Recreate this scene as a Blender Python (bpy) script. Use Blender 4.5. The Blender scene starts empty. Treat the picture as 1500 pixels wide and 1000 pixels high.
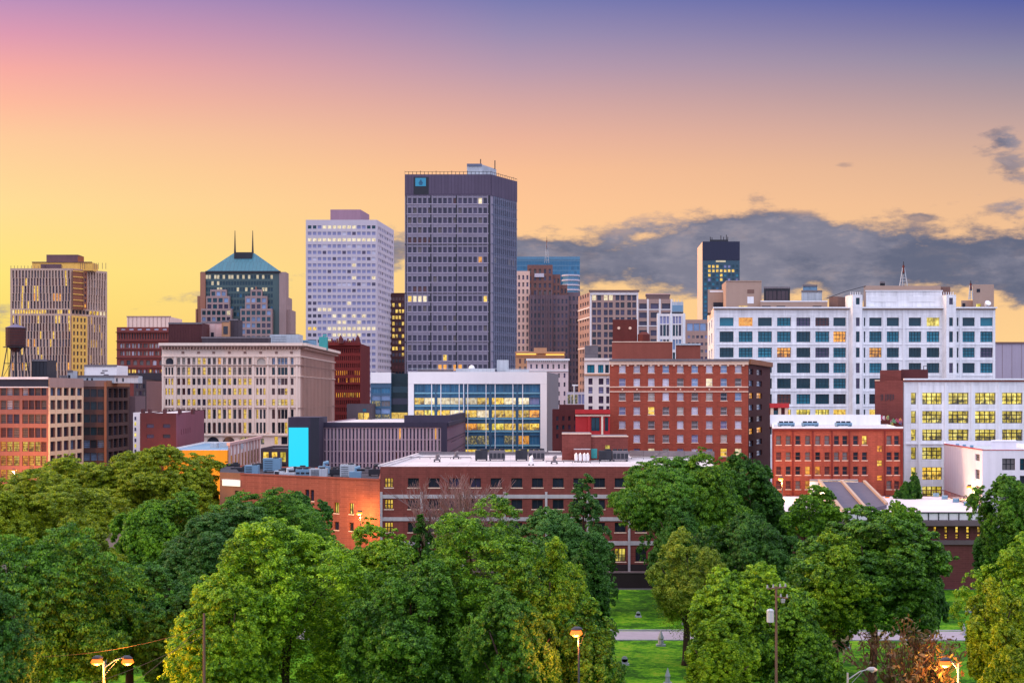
import bpy, math, random
import numpy as np
from mathutils import Vector, Matrix
# ------------------------------------------------------------------ set-up
F = 2083.0; CX = 750.0; HZ = 578.0; H = 30.0       # 50 mm lens, eye 30 m above the park
C = bpy.context.scene.collection
def X(px, Z): return (px-CX)/F*Z
def P(px, Z): return (X(px, Z), float(Z))
def zat(y, Z): return H-(y-HZ)/F*Z
def lin(c):
    return tuple(((v/255)/12.92 if v/255 <= .04045 else ((v/255+.055)/1.055)**2.4) for v in c)
sc = bpy.context.scene
cd = bpy.data.cameras.new('camera'); cam = bpy.data.objects.new('camera', cd); C.objects.link(cam)
cam.location = (0, 0, H); cam.rotation_euler = (math.radians(90), 0, 0)
cd.lens = F/1500*36; cd.sensor_width = 36; cd.shift_y = (HZ-500)/1500; cd.clip_end = 20000; cd.clip_start = 1
sc.camera = cam
sc.view_settings.view_transform = 'Standard'; sc.view_settings.look = 'None'
sc.view_settings.exposure = 0; sc.view_settings.gamma = 1
sc.render.engine = 'CYCLES'
sc.cycles.use_denoising = True; sc.cycles.max_bounces = 5; sc.cycles.diffuse_bounces = 3
sc.cycles.glossy_bounces = 3; sc.cycles.transmission_bounces = 3; sc.cycles.sample_clamp_indirect = 4

# ---- node helper
class NT:
    def __init__(s, nt): s.nt = nt; s.n = nt.nodes; s.l = nt.links
    def new(s, t, **k):
        n = s.n.new(t)
        for a, b in k.items(): setattr(n, a, b)
        return n
    def put(s, inp, v):
        if hasattr(v, 'is_output') or isinstance(v, bpy.types.NodeSocket): s.l.new(v, inp)
        else: inp.default_value = v
    def m(s, op, a, b=0.0, c=None, clamp=False):
        n = s.new('ShaderNodeMath', operation=op, use_clamp=clamp)
        s.put(n.inputs[0], a); s.put(n.inputs[1], b)
        if c is not None: s.put(n.inputs[2], c)
        return n.outputs[0]
    def mix(s, f, a, b, mode='MIX'):
        n = s.new('ShaderNodeMix', data_type='RGBA', blend_type=mode)
        s.put(n.inputs[0], f)
        for i, v in ((6, a), (7, b)):
            if isinstance(v, tuple): v = (*v[:3], 1)
            s.put(n.inputs[i], v)
        return n.outputs[2]
    def rng(s, v, a, b, c=0.0, d=1.0, smooth=True):
        n = s.new('ShaderNodeMapRange', interpolation_type='SMOOTHSTEP' if smooth else 'LINEAR')
        s.put(n.inputs[0], v)
        for i, q in zip((1, 2, 3, 4), (a, b, c, d)): n.inputs[i].default_value = q
        return n.outputs[0]
    def ramp(s, f, stops, interp='LINEAR'):
        n = s.new('ShaderNodeValToRGB'); r = n.color_ramp; r.interpolation = interp
        s.put(n.inputs[0], f)
        while len(r.elements) > 1: r.elements.remove(r.elements[-1])
        r.elements[0].position = stops[0][0]; r.elements[0].color = (*stops[0][1], 1)
        for p, c in stops[1:]:
            e = r.elements.new(p); e.color = (*c, 1)
        return n.outputs[0]
    def noise(s, vec, scale, detail=4, rough=.55, out=0):
        n = s.new('ShaderNodeTexNoise'); s.put(n.inputs['Vector'], vec)
        n.inputs['Scale'].default_value = scale; n.inputs['Detail'].default_value = detail
        n.inputs['Roughness'].default_value = rough
        return n.outputs[out]
    def comb(s, x, y, z=0.0):
        n = s.new('ShaderNodeCombineXYZ')
        for i, v in enumerate((x, y, z)): s.put(n.inputs[i], v)
        return n.outputs[0]

# ---- world: dusk sky, glow in the west (left), cloud bank low in the north
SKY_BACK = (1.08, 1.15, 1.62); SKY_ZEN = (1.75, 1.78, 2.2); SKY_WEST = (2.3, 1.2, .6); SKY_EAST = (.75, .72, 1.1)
w = bpy.data.worlds.new('World'); sc.world = w; w.use_nodes = True
N = NT(w.node_tree)
bg = w.node_tree.nodes['Background']
tc = N.new('ShaderNodeTexCoord'); sp = N.new('ShaderNodeSeparateXYZ'); N.l.new(tc.outputs['Generated'], sp.inputs[0])
x, y, z = sp.outputs
hyp = N.m('SQRT', N.m('ADD', N.m('MULTIPLY', x, x), N.m('ADD', N.m('MULTIPLY', y, y), .0001)))
v = N.m('DIVIDE', z, hyp)
ys = N.m('MAXIMUM', y, .15); u = N.m('DIVIDE', x, ys); vy = N.m('DIVIDE', z, ys)   # tangents of azimuth and height
t = N.m('DIVIDE', vy, .3, clamp=True)
def st(l): return [(max(0, (HZ-yy)/F)/.3, lin(c)) for yy, c in sorted(l, reverse=True)]
L_ = st([(0, (192, 146, 188)), (50, (224, 156, 178)), (100, (248, 172, 164)), (150, (255, 187, 158)), (200, (255, 204, 156)), (300, (255, 222, 150)), (400, (255, 230, 126)), (500, (255, 219, 104)), (578, (250, 205, 110))])
M_ = st([(0, (124, 125, 178)), (50, (156, 142, 178)), (100, (186, 155, 174)), (150, (214, 168, 164)), (200, (236, 180, 156)), (250, (250, 192, 150)), (300, (255, 199, 150)), (400, (255, 208, 146)), (578, (250, 205, 136))])
R_ = st([(0, (92, 101, 166)), (40, (118, 118, 164)), (90, (148, 141, 164)), (140, (176, 154, 160)), (190, (202, 168, 158)), (240, (222, 180, 152)), (300, (238, 190, 150)), (400, (250, 200, 146)), (500, (255, 210, 146)), (578, (250, 205, 140))])
cl, cm, cr = N.ramp(t, L_), N.ramp(t, M_), N.ramp(t, R_)
front = N.mix(N.rng(u, .0, .36, smooth=False), N.mix(N.rng(u, -.36, .0, smooth=False), cl, cm), cr)
# clouds
cv = N.comb(N.m('MULTIPLY', u, 1.0), N.m('MULTIPLY', vy, 2.5), 0.3)
n1 = N.noise(cv, 13, 7, .62); n2 = N.noise(cv, 5, 4, .5); n3 = N.noise(cv, 30, 5, .6)
U = N.m('DIVIDE', N.m('ADD', u, .36), .72, clamp=True)     # 0..1 across the picture
def up(p): return (p-CX)/F
def curve(pts, val):   # a height for each azimuth, kept in a grey ramp (x 4)
    return N.m('DIVIDE', N.ramp(U, [((up(a)+.36)/.72, ((HZ-b)/F*val,)*3) for a, b in pts], 'EASE'), val)
top = curve([(0, 470), (520, 430), (570, 345), (690, 338), (760, 340), (835, 337), (930, 338), (985, 324), (1040, 300), (1110, 290), (1170, 308), (1240, 326), (1330, 328), (1390, 324), (1500, 320)], 4)
bot = curve([(0, 460), (520, 420), (570, 385), (700, 400), (780, 425), (900, 425), (1000, 435), (1100, 440), (1300, 440), (1420, 432), (1500, 458)], 4)
d1 = N.m('DIVIDE', N.m('SUBTRACT', top, vy), .016); d2 = N.m('DIVIDE', N.m('SUBTRACT', vy, bot), .014)
env = N.m('MINIMUM', N.m('MINIMUM', d1, d2), 1.35)
bmp = N.m('ADD', N.m('MULTIPLY', N.m('SUBTRACT', n1, .46), 4.4), N.m('MULTIPLY', N.m('SUBTRACT', n3, .5), 2.6))
mask = N.rng(N.m('ADD', env, bmp), -.15, .85)
def puff(px, py, rx, ry, k=1.0):
    a = N.m('DIVIDE', N.m('SUBTRACT', u, up(px)), rx/F); b = N.m('DIVIDE', N.m('SUBTRACT', vy, (HZ-py)/F), ry/F)
    r = N.m('SQRT', N.m('ADD', N.m('MULTIPLY', a, a), N.m('MULTIPLY', b, b)))
    return N.m('MULTIPLY', N.rng(N.m('ADD', N.m('SUBTRACT', 1.0, r), N.m('MULTIPLY', N.m('SUBTRACT', n3, .5), 4.2)), -.1, .8), k)
for q in ((1467, 207, 34, 17, .9), (1482, 245, 34, 34, .75), (1350, 318, 28, 8, .8), (1235, 242, 14, 4, .35), (1465, 301, 24, 3, .4), (1460, 545, 60, 20, .4), (1430, 480, 20, 26, .3)):
    mask = N.m('MAXIMUM', mask, puff(*q))
mask = N.m('MULTIPLY', mask, N.rng(y, .3, .6))
cc = N.mix(N.rng(N.m('ADD', n2, N.m('MULTIPLY', N.m('SUBTRACT', n1, .5), 1.5)),   .34, .68), lin((88, 102, 130)), lin((136, 138, 158)))
cc = N.mix(N.rng(n3, .40, .66, .38, .0), cc, lin((76, 92, 124)))
cc = N.mix(N.m('MULTIPLY', N.rng(n3, .5, .8), N.rng(env, 1.3, .2, .15, .75)), cc, lin((206, 168, 148)))
front = N.mix(N.m('MULTIPLY', mask, .95), front, cc)
# thin low strip of mixed haze cloud under the bank, and the rest of the dome
front = N.mix(N.rng(v, .3, .9), front, SKY_ZEN)
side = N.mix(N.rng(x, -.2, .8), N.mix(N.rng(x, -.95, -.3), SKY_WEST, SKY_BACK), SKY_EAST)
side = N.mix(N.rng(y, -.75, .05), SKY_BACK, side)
side = N.mix(N.rng(v, .3, 1.4), side, SKY_ZEN)
full = N.mix(N.rng(y, .25, .82), side, front)
full = N.mix(N.rng(v, -.06, -.005), lin((90, 84, 92)), full)
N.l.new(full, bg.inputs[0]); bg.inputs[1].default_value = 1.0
w.cycles.sampling_method = 'MANUAL'; w.cycles.sample_map_resolution = 512

# ---- the last warm light, low in the west behind the left shoulder of the skyline
sd = bpy.data.lights.new('sun', 'SUN'); sun = bpy.data.objects.new('sun', sd); C.objects.link(sun)
sd.energy = 2.2; sd.angle = math.radians(8); sd.color = (1, .58, .32)
sdir = Vector((-.93, .10, .30)).normalized()      # towards the sun
sun.rotation_euler = (-sdir).to_track_quat('-Z', 'Y').to_euler(); sun.location = (-60, 20, 120)

# ------------------------------------------------------------------ materials
MAT = {}
def newmat(name):
    m = bpy.data.materials.new(name); m.use_nodes = True; MAT[name] = m
    n = NT(m.node_tree); b = m.node_tree.nodes['Principled BSDF']
    return m, n, b
LIGHT = (.84, .86, 1.03)
def alb(c, k=1.0):     # base colour of a surface that photographs as c in this light
    r = lin(c); y_ = .3*r[0]+.6*r[1]+.1*r[2]; d = .74+.30*min(1, y_/.6)
    return tuple(min(.86, (a*.93+y_*.07)/l*k*d) for a, l in zip(r, LIGHT))
def wallmat(name, c, var=.16, scale=.12, rough=.85, fine=1.3, streak=.10, spec=.3, raw=None, brick=False, metal=0, panel=None):
    m, n, b = newmat(name)
    base = raw or alb(c)
    tcn = n.new('ShaderNodeTexCoord'); ob = tcn.outputs['Object']
    a = n.noise(ob, scale, 5, .6); f = n.noise(ob, fine, 4, .7)
    mp = n.new('ShaderNodeMapping'); mp.inputs['Scale'].default_value = (.9, .9, .06); n.l.new(ob, mp.inputs[0])
    s = n.noise(mp.outputs[0], 1.1, 3, .6)
    k = n.m('ADD', 1.0, n.m('ADD', n.m('MULTIPLY', n.m('SUBTRACT', a, .5), var*3), n.m('ADD', n.m('MULTIPLY', n.m('SUBTRACT', f, .5), var*1.6), n.m('MULTIPLY', n.m('SUBTRACT', s, .5), streak*3))))
    col = n.mix(1.0, base, n.comb(k, k, k), 'MULTIPLY')
    if panel:
        ss = n.new('ShaderNodeSeparateXYZ'); n.l.new(ob, ss.inputs[0]); bt = n.new('ShaderNodeTexBrick')
        n.l.new(n.comb(n.m('ADD', ss.outputs[0], n.m('MULTIPLY', ss.outputs[2], .0)), n.m('ADD', ss.outputs[1], ss.outputs[2])), bt.inputs['Vector'])
        bt.inputs['Scale'].default_value = 1; bt.inputs['Brick Width'].default_value = panel[0]; bt.inputs['Row Height'].default_value = panel[1]; bt.inputs['Mortar Size'].default_value = panel[2]
        bt.inputs['Color1'].default_value = (.9, .9, .9, 1); bt.inputs['Color2'].default_value = (1.06, 1.06, 1.06, 1); bt.inputs['Mortar'].default_value = (.62, .62, .66, 1)
        col = n.mix(.75, col, bt.outputs[0], 'MULTIPLY')
    if brick:
        geo = n.new('ShaderNodeNewGeometry')
        ss = n.new('ShaderNodeSeparateXYZ'); n.l.new(ob, ss.inputs[0])
        bt = n.new('ShaderNodeTexBrick'); n.l.new(n.comb(n.m('ADD', ss.outputs[0], ss.outputs[1]), ss.outputs[2]), bt.inputs['Vector'])
        bt.inputs['Scale'].default_value = 1; bt.inputs['Brick Width'].default_value = .9; bt.inputs['Row Height'].default_value = .34
        bt.inputs['Mortar Size'].default_value = .03
        bt.inputs['Color1'].default_value = (.82, .82, .82, 1); bt.inputs['Color2'].default_value = (1.05, 1.04, 1.04, 1); bt.inputs['Mortar'].default_value = (1.15, 1.25, 1.25, 1)
        col = n.mix(.8, col, bt.outputs[0], 'MULTIPLY')
    n.l.new(col, b.inputs['Base Color']); b.inputs['Roughness'].default_value = rough
    b.inputs['Specular IOR Level'].default_value = spec; b.inputs['Metallic'].default_value = metal
    bu = n.new('ShaderNodeBump'); bu.inputs['Strength'].default_value = .25; bu.inputs['Distance'].default_value = .08
    n.l.new(f, bu.inputs['Height']); n.l.new(bu.outputs[0], b.inputs['Normal'])
    return m
def glassmat(name, c, rough=.1, spec=.38, var=.55):
    m, n, b = newmat(name)
    tcn = n.new('ShaderNodeTexCoord'); oi = n.new('ShaderNodeObjectInfo'); ge = n.new('ShaderNodeNewGeometry')
    q = n.noise(ge.outputs['Position'], .35, 3, .6)
    k = n.m('ADD', n.m('ADD', 1-var, n.m('MULTIPLY', oi.outputs['Random'], var*.9)), n.m('MULTIPLY', q, var))
    n.l.new(n.mix(1.0, c, n.comb(k, k, k), 'MULTIPLY'), b.inputs['Base Color'])
    b.inputs['Roughness'].default_value = rough; b.inputs['Specular IOR Level'].default_value = spec
    return m
def litmat(name, c1, c2, c3, s=1.0, sc_=1.6):
    m, n, b = newmat(name)
    ge = n.new('ShaderNodeNewGeometry'); oi = n.new('ShaderNodeObjectInfo')
    mp = n.new('ShaderNodeMapping'); mp.inputs['Scale'].default_value = (1, 1, .6); n.l.new(ge.outputs['Position'], mp.inputs[0])
    q = n.noise(mp.outputs[0], sc_, 4, .65)
    oz = n.new('ShaderNodeSeparateXYZ'); n.l.new(n.new('ShaderNodeTexCoord').outputs['Object'], oz.inputs[0])
    q3 = n.noise(ge.outputs['Position'], .9, 2, .5)      # blinds, people and furniture low in the room, ceiling lights near the top
    col = n.ramp(n.rng(q, .30, .70, smooth=False), [(0, c1), (.45, c2), (1, c3)])
    low_ = n.m('MULTIPLY', n.rng(q3, .46, .60), n.rng(oz.outputs[2], .5, -.5, .15, .85)); col = n.mix(low_, col, c1)
    st_ = n.m('MULTIPLY', s, n.m('ADD', .65, n.m('MULTIPLY', oi.outputs['Random'], .55)))
    b.inputs['Base Color'].default_value = (.03, .03, .03, 1); b.inputs['Roughness'].default_value = .15
    n.l.new(col, b.inputs['Emission Color']); n.l.new(st_, b.inputs['Emission Strength'])
    m.cycles.emission_sampling = 'NONE'
    return m
def emit(name, c, s):
    m, n, b = newmat(name)
    b.inputs['Base Color'].default_value = (.01, .01, .01, 1); b.inputs['Roughness'].default_value = .6; b.inputs['Emission Color'].default_value = (*c, 1); b.inputs['Emission Strength'].default_value = s
    m.cycles.emission_sampling = 'NONE'
    return m
KIND = {
 'd': glassmat('dark_glass', (.025, .03, .045)), 'n': glassmat('dusk_glass', (.05, .045, .085)), 'v': glassmat('violet_glass', (.085, .07, .13)),
 't': glassmat('teal_glass', (.008, .055, .08)), 'u': glassmat('bright_teal_glass', (.02, .19, .26)), 'b': glassmat('sky_reflection_glass', (.22, .33, .52)),  # sky pane: blue sky reflection put into the base colour
 'p': glassmat('blue_panel', (.035, .17, .30), rough=.2), 's': glassmat('cream_blind', (.46, .42, .36), rough=.5), 'l': glassmat('lavender_glass', (.27, .28, .47)),
 'k': glassmat('grey_blind', (.17, .15, .15), rough=.5), 'x': glassmat('white_blind', (.62, .62, .72), rough=.5), 'r': glassmat('brown_glass', (.13, .05, .05)),
 'y': litmat('yellow_room_and_glint', (.12, .06, .015), (1.0, .60, .05), (1.2, .95, .25), .95), 'w': litmat('white_lit_room', (.5, .36, .2), (1.0, .82, .5), (1.2, 1.1, .85), .9),
 'o': litmat('orange_room_and_glint', (.15, .04, .01), (1.0, .38, .03), (1.1, .62, .12), .95), 'h': litmat('half_lit_room', (.05, .06, .07), (.10, .10, .08), (.9, .7, .2), .9, 2.4),
 'q': litmat('green_yellow_room', (.02, .02, .01), (.62, .46, .03), (1.25, 1.08, .30), 1.1, 1.0),
}
W = wallmat
W('white_frame', (215, 220, 240), var=.05); W('dark_frame', (38, 40, 52), var=.05, rough=.5); W('teal_frame', (20, 62, 80), var=.05, rough=.5)
W('stone', (190, 180, 185)); W('concrete', (170, 172, 185)); W('roof_white', (190, 184, 198), var=.26, scale=.12, rough=.8, panel=(7, 2.4, .07)); W('roof_grey', (120, 115, 130), var=.25, rough=.9, panel=(3, 2, .06))
W('roof_dark', (62, 60, 76), var=.2); W('metal_light', (172, 182, 204), var=.14, rough=.5, panel=(1.2, 3, .04)); W('metal_blue', (110, 150, 190), var=.1, rough=.5)
W('metal_dark', (50, 52, 66), var=.1, rough=.5); W('wood_pole', (112, 86, 78), var=.2); W('bark', (70, 52, 44), var=.3, fine=6)

# ------------------------------------------------------------------ mesh builder
class MB:
    def __init__(s): s.v = []; s.f = []; s.mi = []; s.mats = []; s.pc = []
    def mat(s, m):
        m = MAT[m] if isinstance(m, str) else m
        if m not in s.mats: s.mats.append(m)
        return s.mats.index(m)
    def poly(s, pts, m):
        k = len(s.v); s.v += [tuple(p) for p in pts]; s.f.append(tuple(range(k, k+len(pts)))); s.mi.append(s.mat(m))
    def prism(s, plan, z0, z1, m, top=None, bottom=False):
        n = len(plan); s.pc.append((len(s.v), len(s.f)))
        for i in range(n):
            a, b = plan[i], plan[(i+1) % n]
            s.poly([(*a, z0), (*b, z0), (*b, z1), (*a, z1)], m)
        s.poly([(*p, z1) for p in plan], top or m)
        if bottom: s.poly([(*p, z0) for p in reversed(plan)], m)
    def box(s, x0, x1, y0, y1, z0, z1, m): s.prism([(x0, y0), (x1, y0), (x1, y1), (x0, y1)], z0, z1, m, bottom=True)
    def bar(s, A, B, u0, u1, z0, z1, out, m, back=0.0):   # a box along the edge A-B, standing 'out' proud of it
        A = Vector(A); B = Vector(B); d = (B-A).normalized(); nrm = Vector((d.y, -d.x))
        p = A+(B-A)*u0; q = A+(B-A)*u1
        s.prism([tuple(p+nrm*out), tuple(q+nrm*out), tuple(q-nrm*back), tuple(p-nrm*back)], z0, z1, m, bottom=True)
    def tube(s, pts, rad, m, n=6, cap=True):
        pts = [Vector(p) for p in pts]; rings = []; s.pc.append((len(s.v), len(s.f)))
        for i, p in enumerate(pts):
            d = (pts[min(i+1, len(pts)-1)]-pts[max(i-1, 0)]).normalized()
            a = d.orthogonal().normalized() if i == 0 else (a-d*a.dot(d)).normalized()
            b = d.cross(a); r = rad[i] if isinstance(rad, (list, tuple)) else rad
            k = len(s.v); s.v += [tuple(p+(a*math.cos(t)+b*math.sin(t))*r) for t in [2*math.pi*j/n for j in range(n)]]
            rings.append(k)
        mi = s.mat(m)
        for r0, r1 in zip(rings, rings[1:]):
            for j in range(n):
                s.f.append((r0+j, r0+(j+1) % n, r1+(j+1) % n, r1+j)); s.mi.append(mi)
        if cap:
            s.f.append(tuple(reversed(range(rings[0], rings[0]+n)))); s.mi.append(mi)
            s.f.append(tuple(range(rings[-1], rings[-1]+n))); s.mi.append(mi)
    def mesh(s, name, off=(0, 0, 0), smooth=False):
        me = bpy.data.meshes.new(name); o = off
        me.from_pydata([(a-o[0], b-o[1], c-o[2]) for a, b, c in s.v], [], s.f)
        for m in s.mats: me.materials.append(m)
        me.polygons.foreach_set('material_index', s.mi)
        if smooth: me.polygons.foreach_set('use_smooth', [True]*len(s.f))
        me.update(); return me
    def split(s):
        out = []; pc = s.pc+[(len(s.v), len(s.f))]
        for (v0, f0), (v1, f1) in zip(pc, pc[1:]):
            m = MB(); m.v = s.v[v0:v1]; m.f = [tuple(i-v0 for i in f) for f in s.f[f0:f1]]; m.mi = s.mi[f0:f1]; m.mats = s.mats; out.append(m)
        return out
    def build(s, name, parent=None, loc=(0, 0, 0), smooth=False):
        ob = bpy.data.objects.new(name, s.mesh(name, loc, smooth)); C.objects.link(ob)
        if parent: ob.parent = parent
        else: ob.location = loc
        return ob
def tag(o, label=None, cat=None, group=None, kind=None):
    for k, v_ in (('label', label), ('category', cat), ('group', group), ('kind', kind)):
        if v_: o[k] = v_
    return o
def empty(name, loc, label, cat, group=None):
    o = bpy.data.objects.new(name, None); C.objects.link(o); o.location = loc; o.empty_display_size = .5
    return tag(o, label, cat, group)
def px2u(A, B, px):
    k = (px-CX)/F; dx, dy = B[0]-A[0], B[1]-A[1]
    return (k*A[1]-A[0])/(dx-k*dy)

WCACHE = {}
def win_mesh(w_, h_, kind, style):
    w_, h_ = round(w_, 2), round(h_, 2); key = (w_, h_, kind, style)
    if key in WCACHE: return WCACHE[key]
    nx, ny, fm, bw, sub = STYLE[style]
    g = MB(); g.poly([(-w_/2, 0, -h_/2), (w_/2, 0, -h_/2), (w_/2, 0, h_/2), (-w_/2, 0, h_/2)], KIND[kind])
    fr = g if not sub else MB()
    if nx:
        for i in range(nx+1):
            x_ = -w_/2+w_*i/nx; e = bw*(1 if 0 < i < nx else 1.4)
            fr.box(max(-w_/2+.004, x_-e/2), min(w_/2-.004, x_+e/2), -.07, -.003, -h_/2+.004, h_/2-.004, fm)
        for j in range(ny+1):
            z_ = -h_/2+h_*j/ny
            fr.box(-w_/2+.004, w_/2-.004, -.05, -.004, max(-h_/2+.004, z_-bw/2), min(h_/2-.004, z_+bw/2), fm)
    WCACHE[key] = (g.mesh('window'), fr.mesh('frame') if sub and nx else None, g)
    return WCACHE[key]
SILL = {}
def sill_mesh(w_, m):
    k = (round(w_, 2), m)
    if k not in SILL:
        g = MB(); g.box(-w_/2-.12, w_/2+.12, -.42, .0, -.17, -.02, m); SILL[k] = g.mesh('sill')
    return SILL[k]
# style: panes across, panes up, frame material, bar width, frame as a sub-part
STYLE = {'-': (0, 0, None, 0, 0), 'sash': (1, 2, 'white_frame', .07, 1), 'dark2': (2, 1, 'dark_frame', .14, 1), 'dsash': (1, 2, 'dark_frame', .12, 0), 'loft': (4, 3, 'dark_frame', .17, 1),
         'teal4': (4, 3, 'teal_frame', .15, 1), 'teal1': (1, 3, 'teal_frame', .12, 0), 'dark3': (3, 2, 'dark_frame', .14, 0), 'factory': (5, 4, 'dark_frame', .10, 0), 'white4': (3, 1, 'metal_blue', .05, 0),
         'cream1': (1, 2, 'roof_brick', .10, 1)}
SPLIT = {'pier', 'ledge', 'sill_band',  'bracket', 'column', 'corner_strip', 'pilaster', 'mullion', 'chimney', 'frieze_panel', 'seam', 'fin', 'canopy_beam', 'roof_duct', 'stone_band', 'concrete_band', 'light_strip'}
class Building:
    def __init__(s, name, label, px, Z, cat='building', seed=None, group=None):
        s.loc = (X(px, Z), float(Z), 0.0); s.root = empty(name, s.loc, label, cat, group)
        s.wall = MB(); s.wins = []; s.parts = []; s.rng = random.Random(seed if seed is not None else int(px*7+Z))
    def new(s, name, label=None):
        m = MB(); s.parts.append((name, m, label)); return m
    def grid(s, A, B, xs, ys, wf, hf, kinds, style='-', zr=None, rows=None, arch=False, sill=None, name='window', skip=(), off=None, wid=None, cols=None):
        """xs=(x0,x1,n) picture columns on this edge, ys=(y0,y1,n) rows at depth zr; returns rows of openings"""
        zr = zr or A[1]; out = []
        if cols is None:
            u0, u1 = px2u(A, B, xs[0]), px2u(A, B, xs[1]); n = xs[2]
            cols = [(u0+(u1-u0)*(i+.5-wf/2)/n, u0+(u1-u0)*(i+.5+wf/2)/n) for i in range(n)]
        else: cols = [(px2u(A, B, a), px2u(A, B, b)) for a, b in cols]
        if isinstance(ys, tuple):
            za, zb, m = zat(ys[0], zr), zat(ys[1], zr), ys[2]
            zz = [(za+(zb-za)*(j+.5+hf/2)/m, za+(zb-za)*(j+.5-hf/2)/m) for j in range(m)]
        else: zz = [(zat(b, zr), zat(a, zr)) for a, b in ys]
        for j, (z0, z1) in enumerate(zz):
            if z0 < 0: continue
            kk = rows.get(j, kinds) if rows else kinds
            r = []
            for i, (a, b) in enumerate(cols):
                if (i, j) in skip: continue
                o = off(i, j)*(b-a) if off else 0
                k = kk[i % len(kk)] if kk.startswith('=') is False and False else (kk[1:][i] if kk[0] == '=' and i < len(kk)-1 else s.rng.choice(kk.lstrip('=')))
                if k == '_': continue
                r.append((a+o, b+o, k, style, arch, sill, name))
            out.append((z0, z1, r))
        return out
    def face(s, A, B, z0, z1, rows, m, rec=.3, mb=None):
        mb = mb or s.wall; A2 = Vector(A); B2 = Vector(B); Lh = (B2-A2).length; d = (B2-A2)/Lh; nr = Vector((d.y, -d.x)); ang = math.atan2(d.y, d.x)
        def q(u_, z_, dep=0.0):
            p = A2+(B2-A2)*u_-nr*dep; return (p.x, p.y, z_)
        mg = {}
        for a, b, r in rows:
            mg.setdefault((round(a, 3), round(b, 3)), []).extend(r)
        zc = z0
        for (a, b), r in sorted(mg.items()):
            r = [e for e in r if e[0] > 0.001 and e[1] < .999]
            if a < zc+.02 or b > z1-.02 or not r: continue
            mb.poly([q(0, zc), q(1, zc), q(1, a), q(0, a)], m)
            uc = 0
            for e in sorted(r):
                if e[0] < uc+.0005: continue
                mb.poly([q(uc, a), q(e[0], a), q(e[0], b), q(uc, b)], m)
                mb.poly([q(e[0], a), q(e[1], a), q(e[1], a, rec), q(e[0], a, rec)], m)
                mb.poly([q(e[0], b, rec), q(e[1], b, rec), q(e[1], b), q(e[0], b)], m)
                mb.poly([q(e[0], a), q(e[0], a, rec), q(e[0], b, rec), q(e[0], b)], m)
                mb.poly([q(e[1], a, rec), q(e[1], a), q(e[1], b), q(e[1], b, rec)], m)
                um = (e[0]+e[1])/2; ww = (e[1]-e[0])*Lh
                if e[4]:   # arched head: fill the corners in front of the glass
                    for sg in (-1, 1):
                        pts = [q(um+sg*(e[1]-e[0])/2, b, rec*.4)]
                        rr = min(ww/2, (b-a)*.9)
                        for t_ in range(6):
                            th = math.pi/2*t_/5
                            pts.append(q(um+sg*(e[1]-e[0])/2*math.cos(th), b-rr+rr*math.sin(th), rec*.4))
                        mb.poly(pts if sg > 0 else pts[::-1], m)
                s.wins.append((q(um, (a+b)/2, rec), ang, ww, b-a, e[2], e[3], e[5], e[6]))
                uc = e[1]
            mb.poly([q(uc, a), q(1, a), q(1, b), q(uc, b)], m)
            zc = b
        mb.poly([q(0, zc), q(1, zc), q(1, z1), q(0, z1)], m)
    def volume(s, plan, z0, z1, m, rows=None, roof='roof_grey', par=.6, parm=None, rec=.3, th=.35, roofname='roof', mats={}):
        """closed block over plan (counter-clockwise from above, first edge = front); rows = {edge index: rows}"""
        rows = rows or {}; n = len(plan)
        for i in range(n): s.face(plan[i], plan[(i+1) % n], z0, z1, rows.get(i, []), mats.get(i, m), rec)
        c = Vector((sum(p[0] for p in plan)/n, sum(p[1] for p in plan)/n))
        r = s.new(roofname)
        inn = []
        for p in plan:
            dv = c-Vector(p); inn.append(tuple(Vector(p)+dv.normalized()*min(th*1.5, dv.length*.2)))
        pm = parm or m
        for i in range(n):
            a, b, e, f = plan[i], plan[(i+1) % n], inn[(i+1) % n], inn[i]
            s.wall.poly([(*a, z1), (*b, z1), (*e, z1), (*f, z1)], pm)
            s.wall.poly([(*f, z1), (*e, z1), (*e, z1-par), (*f, z1-par)], pm)
        r.poly([(*p, z1-par) for p in inn], roof)
    def done(s):
        s.wall.build('wall', s.root, s.loc)
        for nm, mb, lb in s.parts:
            if mb.f:
                for piece in (mb.split() if nm in SPLIT else [mb]):
                    o = piece.build(nm, s.root, s.loc)
                    if lb: o['label'] = lb
        byname = {}
        for w_ in s.wins: byname.setdefault(w_[7], []).append(w_)
        for nm, ws in byname.items():
            ws.sort(key=lambda q: -(q[2]*q[3])/q[0][1]**2)
            big, rest = ws[:100], ws[100:]
            for (p, ang, ww, hh, k, stl, sill, _) in big:
                g, fr, _m = win_mesh(ww, hh, k, stl)
                o = bpy.data.objects.new(nm, g); C.objects.link(o); o.parent = s.root
                o.location = (p[0]-s.loc[0], p[1]-s.loc[1], p[2]); o.rotation_euler = (0, 0, ang)
                if fr:
                    f_ = bpy.data.objects.new('frame', fr); C.objects.link(f_); f_.parent = o
                if sill:
                    f_ = bpy.data.objects.new('sill', sill_mesh(ww, sill)); C.objects.link(f_); f_.parent = o
                    f_.location = (0, 0, -hh/2)
            if rest:
                mb = MB()
                for (p, ang, ww, hh, k, stl, sill, _) in rest:
                    src = win_mesh(ww, hh, k, stl)[2]; c_, s_ = math.cos(ang), math.sin(ang); k0 = len(mb.v)
                    mb.v += [(p[0]+a*c_-b*s_, p[1]+a*s_+b*c_, p[2]+z_) for a, b, z_ in src.v]
                    for f_, mi in zip(src.f, src.mi):
                        mb.f.append(tuple(i+k0 for i in f_)); mb.mi.append(mb.mat(src.mats[mi]))
                o = mb.build(nm, s.root, s.loc); o['kind'] = 'stuff'
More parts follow.
